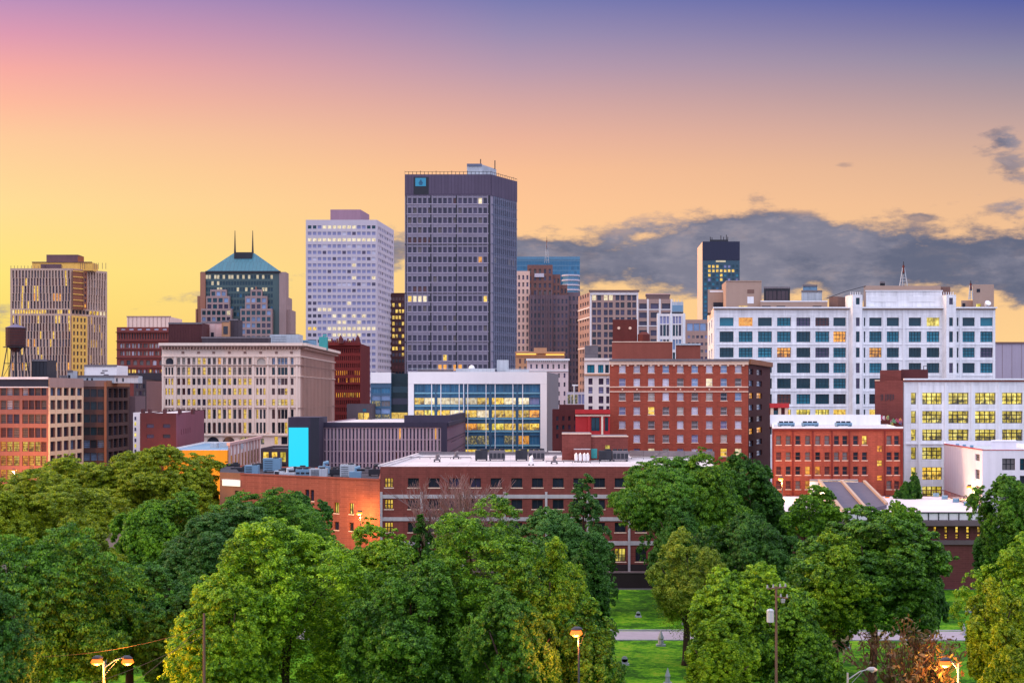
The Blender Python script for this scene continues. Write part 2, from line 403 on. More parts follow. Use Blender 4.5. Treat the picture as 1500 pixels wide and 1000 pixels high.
def rect(xa, xb, Z, depth): # frontal block seen between two picture columns
    if xa > CX:   # the street grid right of the tower runs away to the right
        sx = X(xa, Z+depth)-X(xa, Z); a, b = X(xa, Z), X(xb, Z); return [(a, Z), (b, Z), (b+sx, Z+depth), (a+sx, Z+depth)]
    a, b = X(xa, Z), X(xb, Z); return [(a, Z), (b, Z), (b, Z+depth), (a, Z+depth)]
def quad(A, B, Cc): # front edge A-B, right side B-Cc
    return [A, B, Cc, (A[0]+Cc[0]-B[0], A[1]+Cc[1]-B[1])]
#SPLIT
# ------------------------------------------------------------------ ground, park, streets
W('asphalt', (70, 68, 80), raw=(.05, .05, .056), var=.2); W('city_ground', (80, 78, 84), raw=(.07, .068, .07), var=.25)
W('path_grey', (150, 142, 165), var=.12); W('kerb', (170, 165, 180), raw=(.36, .35, .38), var=.1); W('paint', (225, 225, 225), raw=(.6, .6, .6))
def grassmat():
    m, n, b = newmat('lawn_grass')
    ge = n.new('ShaderNodeNewGeometry').outputs['Position']
    a = n.noise(ge, .07, 5, .6); f = n.noise(ge, 1.6, 6, .75); g = n.noise(ge, 9, 3, .7)
    h_ = n.noise(ge, .28, 4, .6); a = n.m('ADD', n.m('MULTIPLY', a, .5), n.m('MULTIPLY', h_, .5))
    k = n.m('ADD', n.m('MULTIPLY', n.m('SUBTRACT', a, .25), 1.0), n.m('ADD', n.m('MULTIPLY', n.m('SUBTRACT', f, .3), .75), n.m('MULTIPLY', g, .2)))
    col = n.ramp(k, [(.40, (.022, .08, .004)), (.49, (.06, .21, .005)), (.56, (.13, .32, .007)), (.66, (.22, .32, .02))])
    n.l.new(col, b.inputs['Base Color']); b.inputs['Roughness'].default_value = .9; b.inputs['Specular IOR Level'].default_value = .1
    bu = n.new('ShaderNodeBump'); bu.inputs['Strength'].default_value = .8; bu.inputs['Distance'].default_value = .25
    n.l.new(f, bu.inputs['Height']); n.l.new(bu.outputs[0], b.inputs['Normal'])
grassmat()
def sheet(name, pts, z, m):
    g = MB(); g.poly([(*p, z) for p in pts], m); o = g.build(name); tag(o, kind='structure'); return o
sheet('ground', [(-9000, -500), (9000, -500), (9000, 14000), (-9000, 14000)], -.008, 'city_ground')
sheet('lawn', [(-130, 60), (150, 60), (150, 219), (-130, 219)], .0, 'lawn_grass')
sheet('path', [(-130, 175.2), (150, 173), (150, 179.6), (-130, 181.6)], .02, 'path_grey')
for yy in (174.6, 181.7):
    g = MB(); g.prism([(-130, yy+.3), (150, yy-1.8), (150, yy-1.5), (-130, yy+.6)], -.004, .13, 'kerb'); tag(g.build('kerb'), kind='structure')
g = MB(); g.poly([(-400, 224, .0), (400, 224, .0), (400, 229, .0), (-400, 229, .0)], 'asphalt'); tag(g.build('road'), kind='structure')

# ------------------------------------------------------------------ far towers
W('lav_panel', (188, 182, 206), var=.06, streak=.05); W('mauve_panel', (164, 130, 160), var=.05)
b = Building('office_tower', 'pale lavender office tower with a plain mauve block on its roof', 448, 760)
A, B_, C_ = P(448, 760), P(552, 760), P(577, 808); zt = zat(322, 760)
fr = b.grid(A, B_, (450, 551, 14), (328, 690, 39), .72, .52, 'lllllxlv', zr=760,
            rows={0: '=ttlwwwwwwwlltt', 2: '=wwwwwwwwwwwwww', 6: 'llllwlll', 8: 'llllwlll', 10: 'vllllllll', 11: '=vlllllllllllll', 12: '=vvllllllwlllll', 13: '=vvwwwllllllll', 14: '=nnnllwlwlwlwll',
                  15: '=nnllllwwllwlll', 16: '=yyllwwwwwwwwww', 17: '=nnlllwwwwwwlnl', 18: '=nnnlwlwlwlllll', 19: '=vvvllllwlllwll', 20: '=nnnlwwwwwwwwll', 21: '=vnllwwlwwwllll', 22: '=nnvvvkvvkkllll', 23: '=vvkkvvkkvvklll', 26: '=nnnnlwwwnnlkll', 27: '=yyyywwnnkkllkk', 28: 'nnvnnlk', 30: 'nnvvk', 32: 'wwnnvk', 34: 'nnkww', 36: 'wynnk'})
sr = b.grid(B_, C_, (554, 576, 9), (328, 690, 39), .66, .5, 'llxlv', zr=760, rows={j: 'vnlkn' for j in range(17, 39)})
b.volume(quad(A, B_, C_), 0, zt, 'lav_panel', {0: fr, 1: sr}, rec=.35)
q = b.new('penthouse'); q.prism(quad(P(484, 768), P(528, 768), P(541, 790)), zt-.6, zat(307, 768), 'mauve_panel')
b.done()

W('tower_light', (176, 168, 200), var=.08); W('tower_pier', (150, 144, 174), var=.10, streak=.10); W('tower_cap', (98, 88, 118), var=.10, panel=(1.5, 40, .12)); W('tower_side', (110, 120, 154), var=.1)
b = Building('office_tower', 'tallest tower, dark violet slab with a square blue sign near its top', 593, 640)
A, B_, C_ = P(593, 640), P(719, 640), P(757, 661.5); zt = zat(255.5, 640)
rr = {4: '=rrrrrnnvnnnnnnnn', 6: '=nvnnnnnnnnnnnnon', 9: '=vrrrnnnnvvnnnn', 10: '=ywwwnnnnnvnnn', 17: '=nnnnnnoonoonnnnn', 16: '=nnnnnnnyn', 18: '=orynyyynynnnyny', 0: '=vnnnnnnnvrvnvvwn'}
fr = b.grid(A, B_, (596.5, 714.5, 16), (287, 287+14.35*27, 27), .68, .6, 'nnnvnvnk', zr=640, rows=rr)
sr = b.grid(B_, C_, (723, 755.5, 11), (287, 287+14.35*27, 27), .66, .6, 'nvbvnn', zr=640, rows={6: '=wnvn'})
pl = quad(A, B_, C_)
b.volume(pl, 0, zt, 'tower_pier', {0: fr, 1: sr}, rec=.7)
q = b.new('cap'); z0 = zat(286.5, 640)
for (a, c) in ((A, B_), (B_, C_)): q.bar(a, c, 0, 1, z0, zt-.05, .25, 'tower_cap', -.02)
q = b.new('seam')
for px in (595, 631, 668.5, 716.6): uu = px2u(A, B_, px); q.bar(A, B_, uu-.006 if px != 716.6 else uu-.014, uu+.006 if px != 716.6 else uu+.014, 0, z0, .15, 'metal_dark', -.02)
for yy in (358, 429.5, 501): q.bar(A, B_, 0, 1, zat(yy+.8, 640), zat(yy-.8, 640), .12, 'metal_dark', -.02)
q = b.new('fin')
for i in range(17):
    px = 596.5+(714.5-596.5)*i/16; uu = px2u(A, B_, px)
    if min(abs(px-k) for k in (631, 668.5)) > 1: q.bar(A, B_, uu-.0035, uu+.0035, 0, z0, .5, 'tower_pier', -.02)
for i in range(12): uu = px2u(B_, C_, 723+(755.5-723)*i/11); q.bar(B_, C_, uu-.01, uu+.01, 0, z0, .45, 'tower_side', -.02)
q = b.new('ledge')
for j in range(24):
    zz = zat(287+14.35*j+12.6, 640)
    q.bar(A, B_, .02, .975, zz, zz+.35, .3, 'tower_light', -.02); q.bar(B_, C_, .02, 1, zz, zz+.35, .3, 'tower_side', -.02)
q = b.new('sign_panel'); q.bar(A, B_, px2u(A, B_, 606), px2u(A, B_, 628), zat(285, 640), zat(259.5, 640), .35, 'metal_dark', -.26)
emit('blue_sign', (.03, .30, .58), .75); emit('dark_blue_sign', (.01, .10, .25), .7)
q = b.new('logo'); q.bar(A, B_, px2u(A, B_, 608.5), px2u(A, B_, 624), zat(273, 640), zat(261, 640), .5, 'blue_sign', -.36)
for k, (yy, ww) in enumerate(((264.5, 1.2), (266.5, 2.2), (268.5, 3.2), (270.5, 2.2))): q.bar(A, B_, px2u(A, B_, 616.5-ww), px2u(A, B_, 616.5+ww), zat(yy+.9, 640), zat(yy-.9, 640), .6, 'dark_blue_sign', -.51)
q = b.new('penthouse'); Z = 648; q.prism(quad(P(684, Z), P(706, Z), P(727, Z+14)), zt-.6, zat(241, Z), 'metal_light')
q.bar(P(684, Z), P(706, Z), 0, 1, zat(241, Z)-.8, zat(241, Z)+.3, .4, 'tower_side')
for px, yt in ((704, 231), (725, 233)): q = b.new('antenna'); q.tube([(X(px, Z+4), Z+4, zat(246, Z)), (X(px, Z+4), Z+4, zat(yt, Z))], .25, 'metal_dark', 5)
q = b.new('railing'); zz = zt+1.1
q.bar(A, B_, 0, 1, zz, zz+.15, .1, 'metal_dark'); q.bar(B_, C_, 0, 1, zz, zz+.15, .1, 'metal_dark')
for a, c, n in ((A, B_, 22), (B_, C_, 14)):
    for i in range(n+1): q.bar(a, c, max(0, i/n-.003), min(1, i/n+.003), zt, zz+(.5 if i % 4 == 0 else 0), .1, 'metal_dark')
b.done()

W('bronze', (84, 52, 58), var=.1)
b = Building('office_tower', 'narrow dark bronze tower with yellow windows squeezed between the pale tower and the tallest tower', 575, 800)
A, B_ = P(572, 800), P(604, 800)
b.volume(rect(572, 604, 800, 30), 0, zat(429, 800), 'bronze', {0: b.grid(A, B_, (574, 602, 6), (433, 660, 25), .7, .55, 'rynyrdy', zr=800, rows={0: 'r', 1: 'ry', 10: 'd', 11: 'r', 12: 'd', 13: 'r', 14: 'd'})})
b.done()

W('glass_blue_wall', (70, 128, 172), var=.05, rough=.25, spec=.6); W('pier_pink', (196, 160, 165), var=.06); W('block_pink', (158, 136, 144), var=.08); W('green_glass_wall', (56, 88, 96), var=.08, rough=.3, spec=.6); W('roof_teal', (52, 116, 142), var=.12, rough=.4, spec=.4, panel=(2.4, 40, .18)); W('copper_side', (160, 112, 100), var=.06)
b = Building('office_tower', 'tower with a blue hipped glass roof and two spires above stepped grid bays', 289, 900)
Z = 900; zt = zat(398, Z)
def gr(x0, x1, n, y0, y1, m, k='tbtnn', w_=.74, h_=.6, A=None, Bq=None, rows=None): return b.grid(A or P(x0, Z), Bq or P(x1, Z), (x0+.2, x1-.2, n), (y0, y1, m), w_, h_, k, zr=Z, rows=rows)
ff = b.grid(P(294, Z), P(409, Z), (301, 400, 24), (401, 620, 24), .8, .6, 'ttptt', zr=Z, rows={0: '=wwtwwtwtwwtwtwtwttwtwtt', 1: '=ttwtwttttttttttttttttttt', 2: '=ttttwwttt'})
b.volume([P(294, Z), P(409, Z), P(418, Z+26), P(300, Z+40)], 0, zt, 'green_glass_wall', {0: ff}, rec=.2)
for (xa, xb, yt, m_) in ((289, 294.5, 433, 'copper_side'), (286.5, 290, 452, 'copper_side'), (409, 420, 434, 'pier_pink'), (420, 425.5, 453, 'pier_pink')):
    q = b.new('side_bay'); q.prism(rect(xa, xb, Z+3, 22), 0, zat(yt, Z), m_ if m_ == 'copper_side' else 'block_pink')
q = b.new('corner_strip'); q.prism(rect(293.2, 301, Z-1, 1), 0, zat(399, Z), 'copper_side'); q.prism(rect(409, 418.5, Z-1, 12), 0, zat(398.5, Z), 'block_pink'); q.prism(rect(352+22, 352+24, Z-.6, .6), 0, zat(420, Z), 'copper_side')
for k_, (x0, x1, y0, n, m, dz) in enumerate(((308, 332, 424, 3, 1, 2), (302, 336, 433.5, 4, 2, 4), (294.5, 339, 452, 6, 14, 6), (367, 384, 424, 2, 1, 2), (359, 391, 433.5, 4, 2, 4), (352, 398, 452, 6, 14, 6))):
    a, c = P(x0, Z-dz), P(x1, Z-dz); s_ = b.grid(a, c, (x0+.6, x1-.6, n), (y0+1.5, y0+1.5+9.2*m, m), .72, .66, 'ttbtnb', zr=Z-dz, rows={0: 'btwt'} if m > 4 else None)
    b.face(a, c, 0, zat(y0, Z-dz), s_, 'block_pink', .4); zz = zat(y0, Z-dz)
    b.face(c, (c[0], c[1]+dz+1), 0, zz, [], 'block_pink'); b.face((a[0], a[1]+dz+1), a, 0, zz, [], 'block_pink')
    b.wall.poly([(*a, zz), (*c, zz), (c[0], c[1]+dz+1, zz), (a[0], a[1]+dz+1, zz)], 'block_pink')
q = b.new('hip_roof'); zr = zat(371, Z+12)
base = [P(301, Z-1), P(411, Z-1), P(417, Z+24), P(306, Z+30)]; topp = [P(342, Z+12), P(373, Z+12), P(373, Z+18), P(342, Z+18)]
for i in range(4): q.poly([(*base[i], zt), (*base[(i+1) % 4], zt), (*topp[(i+1) % 4], zr), (*topp[i], zr)], 'roof_teal')
q.poly([(*p, zr) for p in topp], 'roof_teal'); q.bar(P(301, Z-1), P(411, Z-1), 0, 1, zt-.8, zt+.4, .5, 'metal_dark')
q = b.new('roof_louvre'); q.prism(rect(343, 369, Z+8, 5), zat(380, Z), zr+.3, 'metal_dark')
for px in (344.2, 370.2):
    q = b.new('spire'); q.tube([(X(px, Z+14), Z+14, zr), (X(px, Z+14), Z+14, zat(361, Z)), (X(px, Z+14), Z+14, zat(334, Z))], [.8, .6, .2], 'metal_dark', 6)
b.done()

W('wave_panel', (186, 158, 150), var=.2, streak=.15); W('wave_brown', (110, 84, 100), var=.2); W('gold_panel', (232, 176, 84), var=.1); W('rust_panel', (150, 92, 70), var=.15)
b = Building('apartment_tower', 'far left tower of rippling vertical strips with a gold windowed band down its corner', 15, 700)
A, B_, C_ = P(15, 700), P(104, 700), P(157, 719); zt = zat(393, 700)
wave = lambda i, j: .32*math.sin(j*.9+i*.35)
r1 = b.grid(A, B_, (17, 103, 19), (396, 452, 5), .56, .965, 'nvrrdnyk', zr=700, off=wave, rows={1: 'nvrvy', 3: 'nvkoy'})
r1 += b.grid(A, B_, (17, 103, 22), (453, 460, 1), .8, .8, '=wyyyyyyyyyyyykrrkyyrr', zr=700)
r1 += b.grid(A, B_, (17, 103, 19), (462, 680, 19), .56, .965, 'nvrrdkdyr', zr=700, off=wave, rows={0: 'yvyrv', 3: 'nvyonn', 5: 'nnvyr', 6: 'nvoyn'})
r2 = b.grid(B_, C_, (128.5, 155.5, 7), (396, 452, 5), .5, .965, 'nvvbk', zr=700, off=wave) + b.grid(B_, C_, (105, 156, 10), (453, 460, 1), .8, .8, '=dddndyyyww', zr=700) + b.grid(B_, C_, (128.5, 155.5, 7), (462, 680, 19), .5, .965, 'nvrkvy', zr=700, off=wave)
b.volume(quad(A, B_, C_), 0, zt, 'wave_panel', {0: r1, 1: r2}, rec=.8)
q = b.new('gold_bay')
a, c = P(105, 697), P(128, 706)
b.face(a, c, 0, zat(462, 697), b.grid(a, c, (106, 127, 4), (463, 680, 22), .5, .62, 'nddr', zr=697), 'gold_panel', .4)
q.prism([P(105, 698.3), P(128, 707.3), P(128, 712), P(105, 704)], 0, zat(461.8, 697), 'gold_panel')
q = b.new('timber_bay'); q.prism([P(107, 698), P(122, 704), P(122, 712), P(107, 704)], zat(452, 698), zat(395, 698), 'rust_panel')
for j in range(7): q.bar(P(107, 698), P(122, 704), 0, 1, zat(396+j*8.5+1.2, 698), zat(396+j*8.5, 698), .3, 'gold_panel')
q = b.new('balcony_strip')
a, c = P(122.6, 703.6), P(127.5, 706); b.face(a, c, zat(452, 700), zat(396, 700), b.grid(a, c, (122.8, 127.3, 1), (397, 451, 7), .6, .6, 'ynor', zr=700), 'rust_panel')
q = b.new('penthouse'); q.prism(rect(47, 135, 706, 10), zt-.6, zat(384.5, 706), 'gold_panel'); q.bar(P(47, 706), P(135, 706), 0, 1, zat(384.5, 706), zat(383.5, 706), .5, 'wave_brown')
q.bar(P(60, 706), P(90, 706), 0, 1, zt, zat(387, 706), .3, 'wave_brown'); q.prism(rect(68, 114, 709, 8), zt, zat(373, 709), 'wave_brown'); q.prism([P(114, 709), P(123, 712), P(123, 716), P(114, 717)], zt, zat(375, 709), 'rust_panel')
q = b.new('railing')
for px in list(range(16, 96, 5))+[66, 70, 118, 121, 124, 138, 141, 144, 150, 155]: q.tube([(X(px, 704), 704, zt), (X(px, 704), 704, zat(389 if px < 100 else 385, 704))], .12, 'wave_brown', 4)
b.done()

W('deco_brown', (120, 100, 116), var=.12, streak=.2); W('deco_cream', (214, 178, 172), var=.1); W('deco_top', (130, 92, 92), var=.12)
b = Building('office_tower', 'brown art deco tower with stepped shoulders right of the tallest tower', 757, 850)
Z = 850
def block(x0, x1, yt, dz, n, mat, y0=None, k='nnvdn', rowpx=10.4, depth=40, hf=.62, wf=.46, yb=690, roof='roof_dark'):
    a, c = P(x0, Z+dz), P(x1, Z+dz); m_ = int((yb-(yt+4))/rowpx)
    g_ = b.grid(a, c, (x0+.4, x1-.4, n), (yt+4, yt+4+rowpx*m_, m_), wf, hf, k, zr=Z+dz) if n else []
    b.volume(rect(x0, x1, Z+dz, depth), 0, zat(yt, Z+dz), mat, {0: g_}, rec=.8, roof=roof)
block(757, 776, 397, 6, 3, 'deco_cream', k='kvk'); block(772.5, 809.5, 388, 10, 5, 'deco_top', k='vkv'); block(775, 810, 432, 2, 6, 'deco_brown')
block(809.3, 821, 402, 12, 2, 'deco_top'); block(809, 833, 432, 4, 4, 'deco_brown'); block(820.5, 831, 417, 14, 2, 'deco_top'); block(831, 850, 428, 16, 3, 'deco_brown'); block(833, 848, 440, 6, 3, 'deco_brown')
q = b.new('pier')
for px in (777, 786.5, 793.5, 801, 808): q.prism(rect(px-.7, px+.7, Z+1, 3), 0, zat(424, Z), 'deco_brown')
q = b.new('ledge'); q.prism(rect(783, 797, Z+9, 2), zat(404, Z), zat(398.5, Z), 'lav_panel')
b.done()
b = Building('office_tower', 'blue mirrored glass tower peeking over the brown art deco tower', 757, 1100)
A, B_ = P(740, 1100), P(849.5, 1100)
b.volume([A, B_, P(846, 1150), P(750, 1150)], 0, zat(379.5, 1100), 'glass_blue_wall', {0: b.grid(A, B_, (741, 849, 26), (382, 700, 45), .93, .8, 'pp', zr=1100)}, rec=.1)
q = b.new('cap'); q.bar(A, B_, 0, 1, zat(380.5, 1100), zat(376, 1100), .3, 'glass_blue_wall', .0)
q = b.new('balcony_stack')
for yy in (403, 410, 417, 424): q.tube([(X(836, 1092), 1092, zat(yy+2, 1092)), (X(836, 1092), 1092, zat(yy, 1092))], 7, 'lav_panel', 14)
q.tube([(X(836, 1092), 1092, 0), (X(836, 1092), 1092, zat(402, 1092))], 6.4, 'glass_blue_wall', 14)
b.done()
W('tan_stone', (170, 140, 140), var=.08); W('white_stone', (222, 212, 225), var=.07); W('tan_side', (128, 104, 108), var=.1)
b = Building('office_block', 'tan office block with white corner strips and paired windows behind the round-windowed brick box', 848, 800)
A, B_, L = P(864, 800), P(935, 800), P(847, 835); zt = zat(428, 800)
pr = [(867.5+i*17.1+dx, 867.5+i*17.1+dx+5.6) for i in range(4) for dx in (0, 7.4)]
g_ = b.grid(A, B_, None, (430.5, 430.5+10.8*20, 20), .8, .72, 'nnvdn', cols=pr, zr=800, rows={0: '=wnwwnnnn'})
b.volume([A, B_, (B_[0], 840), L], 0, zt, 'tan_stone', {0: g_, 3: b.grid(L, A, (849, 863, 4), (432, 690, 23), .55, .5, 'nvd', zr=835)}, rec=.7)
q = b.new('corner_strip')
for u0, u1 in ((0, .035), (.965, 1)): q.bar(A, B_, u0, u1, 0, zt, .3, 'white_stone', -.02)
q.bar(A, B_, 0, 1, zt-1.5, zt+.2, .6, 'white_stone', -.02)
for yy in (453, 467, 510): q.bar(L, A, 0, 1, zat(yy+1.3, 820), zat(yy-.5, 820), .3, 'white_stone', -.02)
q = b.new('cornice'); q.bar(A, B_, -.02, 1.02, zt+.1, zt+1.2, 1.2, 'tan_side')
b.done()
b = Building('office_block', 'pinkish office block with wide cream piers and a raised attic, right of the tan block', 935, 900)
A, B_ = P(930, 900), P(985, 900); zt = zat(438, 900)
b.volume(rect(930, 985, 900, 40), 0, zt, 'tan_stone', {0: b.grid(A, B_, (934, 984, 3), (442, 442+13*16, 16), .72, .62, 'nvn', zr=900, style='-')}, rec=.8)
q = b.new('pier'); 
for px in (949, 966.5, 983.5): q.bar(A, B_, px2u(A, B_, px-1.4), px2u(A, B_, px+1.4), 0, zt, .4, 'white_stone', -.02)
for yy in (453, 477): q.bar(A, B_, 0, 1, zat(yy+1, 900), zat(yy-.4, 900), .3, 'white_stone', -.02)
q = b.new('attic'); q.prism(rect(946.5, 981, 910, 20), zt-.6, zat(431.5, 910), 'tan_side'); q.prism(rect(945.5, 982, 909.5, 21), zat(431.5, 910), zat(430, 910), 'pier_pink')
b.done()
b = Building('office_block', 'narrow white building with tall windows between columns and a blue rooftop plant room', 962, 680)
A, B_ = P(962, 680), P(1004, 680); zt = zat(459.5, 680)
g_ = b.grid(A, B_, None, [(463, 474), (475.5, 492), (497, 512), (516, 530)], 1, 1, 'nvtb', cols=[(967, 970.5), (971.5, 975.5), (976.5, 980), (985.5, 989), (990, 993), (994, 998)], zr=680, rows={0: 'l', 1: 'tnbt'})
b.volume(rect(962, 1004, 680, 24), 0, zt, 'white_stone', {0: g_}, rec=.6)
q = b.new('column')
for px in (964, 982.8, 1001.5): q.bar(A, B_, px2u(A, B_, px-1.2), px2u(A, B_, px+1.2), 0, zt+.3, .7, 'white_frame', -.02)
q = b.new('plant_room'); q.prism(rect(984, 1001, 688, 12), zt-.6, zat(442, 688), 'metal_light'); q.bar(P(984, 688), P(1001, 688), .05, .95, zat(456, 688), zat(447, 688), .2, 'metal_blue'); q.bar(P(984, 688), P(1001, 688), .0, 1, zat(459, 688), zat(457, 688), .3, 'metal_dark')
for px in (986, 990, 994, 999): q.tube([(X(px, 690), 690, zt), (X(px, 690), 690, zat(438.5, 690))], .15, 'metal_light', 4)
b.done()
b = Building('office_block', 'low pink panelled office block with a strip of teal windows below the blue-black tower', 1003, 720)
A, B_ = P(1003, 720), P(1045, 720)
b.volume(rect(1003, 1045, 720, 24), 0, zat(468, 720), 'tan_stone', {0: b.grid(A, B_, (1006, 1044, 4), (473, 485, 1), .9, .9, 'ttnb', zr=720) + b.grid(A, B_, (1006, 1044, 6), (488, 540, 5), .6, .4, 'vlnk', zr=720)})
b.done()
W('navy_panel', (44, 48, 80), var=.06, rough=.4); W('peach_lit_face', (232, 190, 178), var=.06); W('navy_teal', (26, 78, 106), var=.08, rough=.3, spec=.6)
b = Building('office_tower', 'blue-black tower with a blank cap and yellow windows standing alone behind the white building', 1022, 1000)
A, B_, L = P(1029, 1000), P(1083.5, 1000), P(1021.5, 1045); zt = zat(354, 1000)
g_ = b.grid(A, B_, (1030.5, 1082.5, 9), (387, 387+6.4*34, 34), .62, .62, 'ptptu', zr=1000, rows={0: '=tyyytllt', 1: '=tyyyyyyy', 2: '=tytuyutt', 3: '=tltuytlt', 4: 'ptut', 14: 'tpy'})
b.volume([A, B_, (B_[0], 1045), L], 0, zt, 'navy_teal', {0: g_, 3: b.grid(L, A, (1022, 1028.5, 2), (360, 600, 30), .4, .7, 'kvr', zr=1045)}, rec=.3)
b.wall.bar(L, A, 0, 1, 0, zt, .05, 'peach_lit_face', -.02)  # warm western glow painted over the tower's left face
q = b.new('cap'); q.bar(A, B_, 0, 1, zat(381, 1000), zt+.1, .4, 'navy_panel', -.02)
q = b.new('sign'); q.bar(A, B_, .36, .62, zat(384, 1000), zat(381.5, 1000), .4, KIND['w'], -.02)
q = b.new('roof_plant'); q.prism(rect(1041, 1066, 1010, 20), zt-.6, zat(351, 1010), 'metal_dark')
for px, yt in ((1040.5, 347), (1043, 348), (1056, 345), (1060, 347), (1064, 344), (1066, 347)): q = b.new('antenna'); q.tube([(X(px, 1012), 1012, zt), (X(px, 1012), 1012, zat(yt, 1012))], .35, 'metal_dark', 4)
b.done()

# ------------------------------------------------------------------ middle distance, left
W('rust_brick', (132, 66, 66), var=.12, streak=.12); W('rust_dark', (96, 46, 52), var=.15); W('cream_penthouse', (222, 190, 186), var=.05)
b = Building('office_block', 'reddish brown block with a row of attic windows and a cream penthouse', 171, 560)
A, B_ = P(171, 560), P(255, 560); zt = zat(479, 560)
g_ = b.grid(A, B_, (174, 247, 6), (480.5, 483.5, 1), .55, .99, 'x', zr=560)
g_ += b.grid(A, B_, (173, 250, 20), (488, 497, 1), .5, .9, 'dr', zr=560)
g_ += b.grid(A, B_, None, [(503, 509.5), (514, 520.5), (541, 547)], 1, 1, 'xskxs', zr=560, cols=[(176+i*8.5, 179+i*8.5) for i in range(9)]+[(179.6+i*8.5, 182.2+i*8.5) for i in range(9)], rows={2: 'yxyk'})
g_ += b.grid(A, B_, (174, 250, 8), (527, 535, 1), .6, .9, 'kxdk', zr=560, arch=True)
b.volume(rect(171, 255, 560, 50), 0, zt, 'rust_brick', {0: g_}, rec=.5)
q = b.new('cornice')
for yy, o in ((486.5, .9), (499.5, .5), (511.5, .3), (524, .4), (538.5, .3)): q.bar(A, B_, -.01, 1, zat(yy+.9, 560), zat(yy-.3, 560), o, 'rust_dark', -.02)
q = b.new('penthouse'); q.prism(rect(186, 250, 575, 20), zt-.6, zat(464, 575), 'cream_penthouse')
for px in range(188, 250, 6): q.prism(rect(px, px+.5, 574.8, .2), zt, zat(464.2, 575), 'tan_stone')
q.bar(P(186, 575), P(250, 575), -.01, 1.01, zat(464, 575), zat(462.8, 575), .3, 'tan_stone')
b.done()
b = Building('office_block', 'dark red ornamented block with a jagged roofline and rows of orange lit windows', 477, 600)
A, B_ = P(470, 605), P(528, 600); zt = zat(503, 600); W('deep_red', (118, 38, 42), var=.12)
g_ = b.grid(A, B_, (491, 527.5, 12), (508, 508+10.8*13, 13), .5, .6, 'rrdr', zr=600, rows={3: 'oor', 4: 'oro', 5: 'r', 6: 'ooy', 9: 'rrro', 2: 'rrd'})
b.volume([A, B_, (B_[0], 640), (A[0], 645)], 0, zt, 'deep_red', {0: g_}, rec=.6)
q = b.new('cornice'); q.bar(A, B_, 0, 1.01, zt-.8, zt+.6, 1.4, 'deep_red', -.02); q = b.new('belt_course'); q.bar(A, B_, .3, 1, zat(561, 600)-.5, zat(561, 600), .5, 'deep_red', -.02)
q = b.new('cresting')
for i in range(19): k_ = .15+i*.045; q.bar(A, B_, k_, k_+.022, zt+.5, zt+1.3+(.9 if i % 3 == 0 else 0), 1.1, 'deep_red', -.3)
for px in (499, 524): q.tube([(X(px, 600), 600, zt), (X(px, 600), 600, zt+2.2), (X(px, 600), 600, zt+3.6)], [1.3, .9, .1], 'rust_dark', 6)
b.done()

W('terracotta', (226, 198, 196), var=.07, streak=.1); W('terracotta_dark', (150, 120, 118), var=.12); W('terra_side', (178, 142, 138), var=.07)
b = Building('office_block', 'long cream terracotta building with arched corner windows, deep bracketed cornice and many yellow windows', 237, 480)
A, B_, C_ = P(237, 480), P(440, 480), P(490, 571); Z = 480; zt = zat(503.5, Z)
c15 = [(261.6+i*7.47-2.3, 261.6+i*7.47+2.3) for i in range(15)]
bay = [(242, 245), (246.4, 249.4), (250.8, 253.8), (375.2, 378.6), (380.4, 383.8), (385.6, 389)]
rt = [(398.3, 402.8), (407, 411), (411.6, 416.4), (416.8, 421), (426, 430)]
Y = [(524, 533.5), (538, 549), (554, 563.5), (568.5, 578), (584.5, 593.5), (599.5, 613), (618.5, 634.5)]
g_ = []
for j, yy in enumerate(Y):
    k1 = ['kksyyddvkkddkkd', 'kkkksssykkksykk', 'dksrydsyyksdyyd', 'rdddyyddyydydyy', '=yvyyvnyyyydyyyy', '=dddddrydydydryd', 'rddddrddyd'][j]
    k1 = {0: '=ssrsyydkoskkksk', 1: 'kksky', 2: '=rrydknydydydyyy', 3: '=krvydyyyyndyyyd', 4: '=yvyyvnyyyyydyyyy'}.get(j, k1)
    g_ += b.grid(A, B_, None, [yy], 1, 1, k1, zr=Z, cols=c15, style='dsash', arch=(j in (1, 6)))
    if j: g_ += b.grid(A, B_, None, [yy], 1, 1, ['', 'd', 'rky', 'ryyk', 'rkyy', 'dyd', 'dd'][j], zr=Z, cols=bay, style='dsash')
    g_ += b.grid(A, B_, None, [yy], 1, 1, ['b', 't', 'rxrr', 'ryyor', 'ywyyn', 'drrd', 'ddyd'][j], zr=Z, cols=rt, style='dsash')
g_ += b.grid(A, B_, None, [Y[0]], 1, 1, 'sdk', zr=Z, cols=[(242.5, 254), (376, 389)], arch=True)
g_ += b.grid(A, B_, None, [(639.5, 650.5)], 1, 1, 'qdhh', zr=Z, cols=[(303, 321), (326, 344), (349, 367), (373, 387)], arch=True)
g_ += b.grid(A, B_, None, [(639.5, 650.5)], 1, 1, 'yddq', zr=Z, cols=[(402, 407), (412, 421), (425, 431)])
g_ += b.grid(A, B_, None, [(656, 670)], 1, 1, 'ddyqy', zr=Z, cols=[(250+i*13, 261+i*13) for i in range(14)])
s_ = []
for j, yy in enumerate(Y): s_ += b.grid(B_, C_, (443.5, 484, 20), [yy], .56, 1, 'rkkvdk', zr=Z, style='-')
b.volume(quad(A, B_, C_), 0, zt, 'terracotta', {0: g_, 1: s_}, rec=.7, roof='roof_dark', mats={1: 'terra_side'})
q = b.new('cornice')
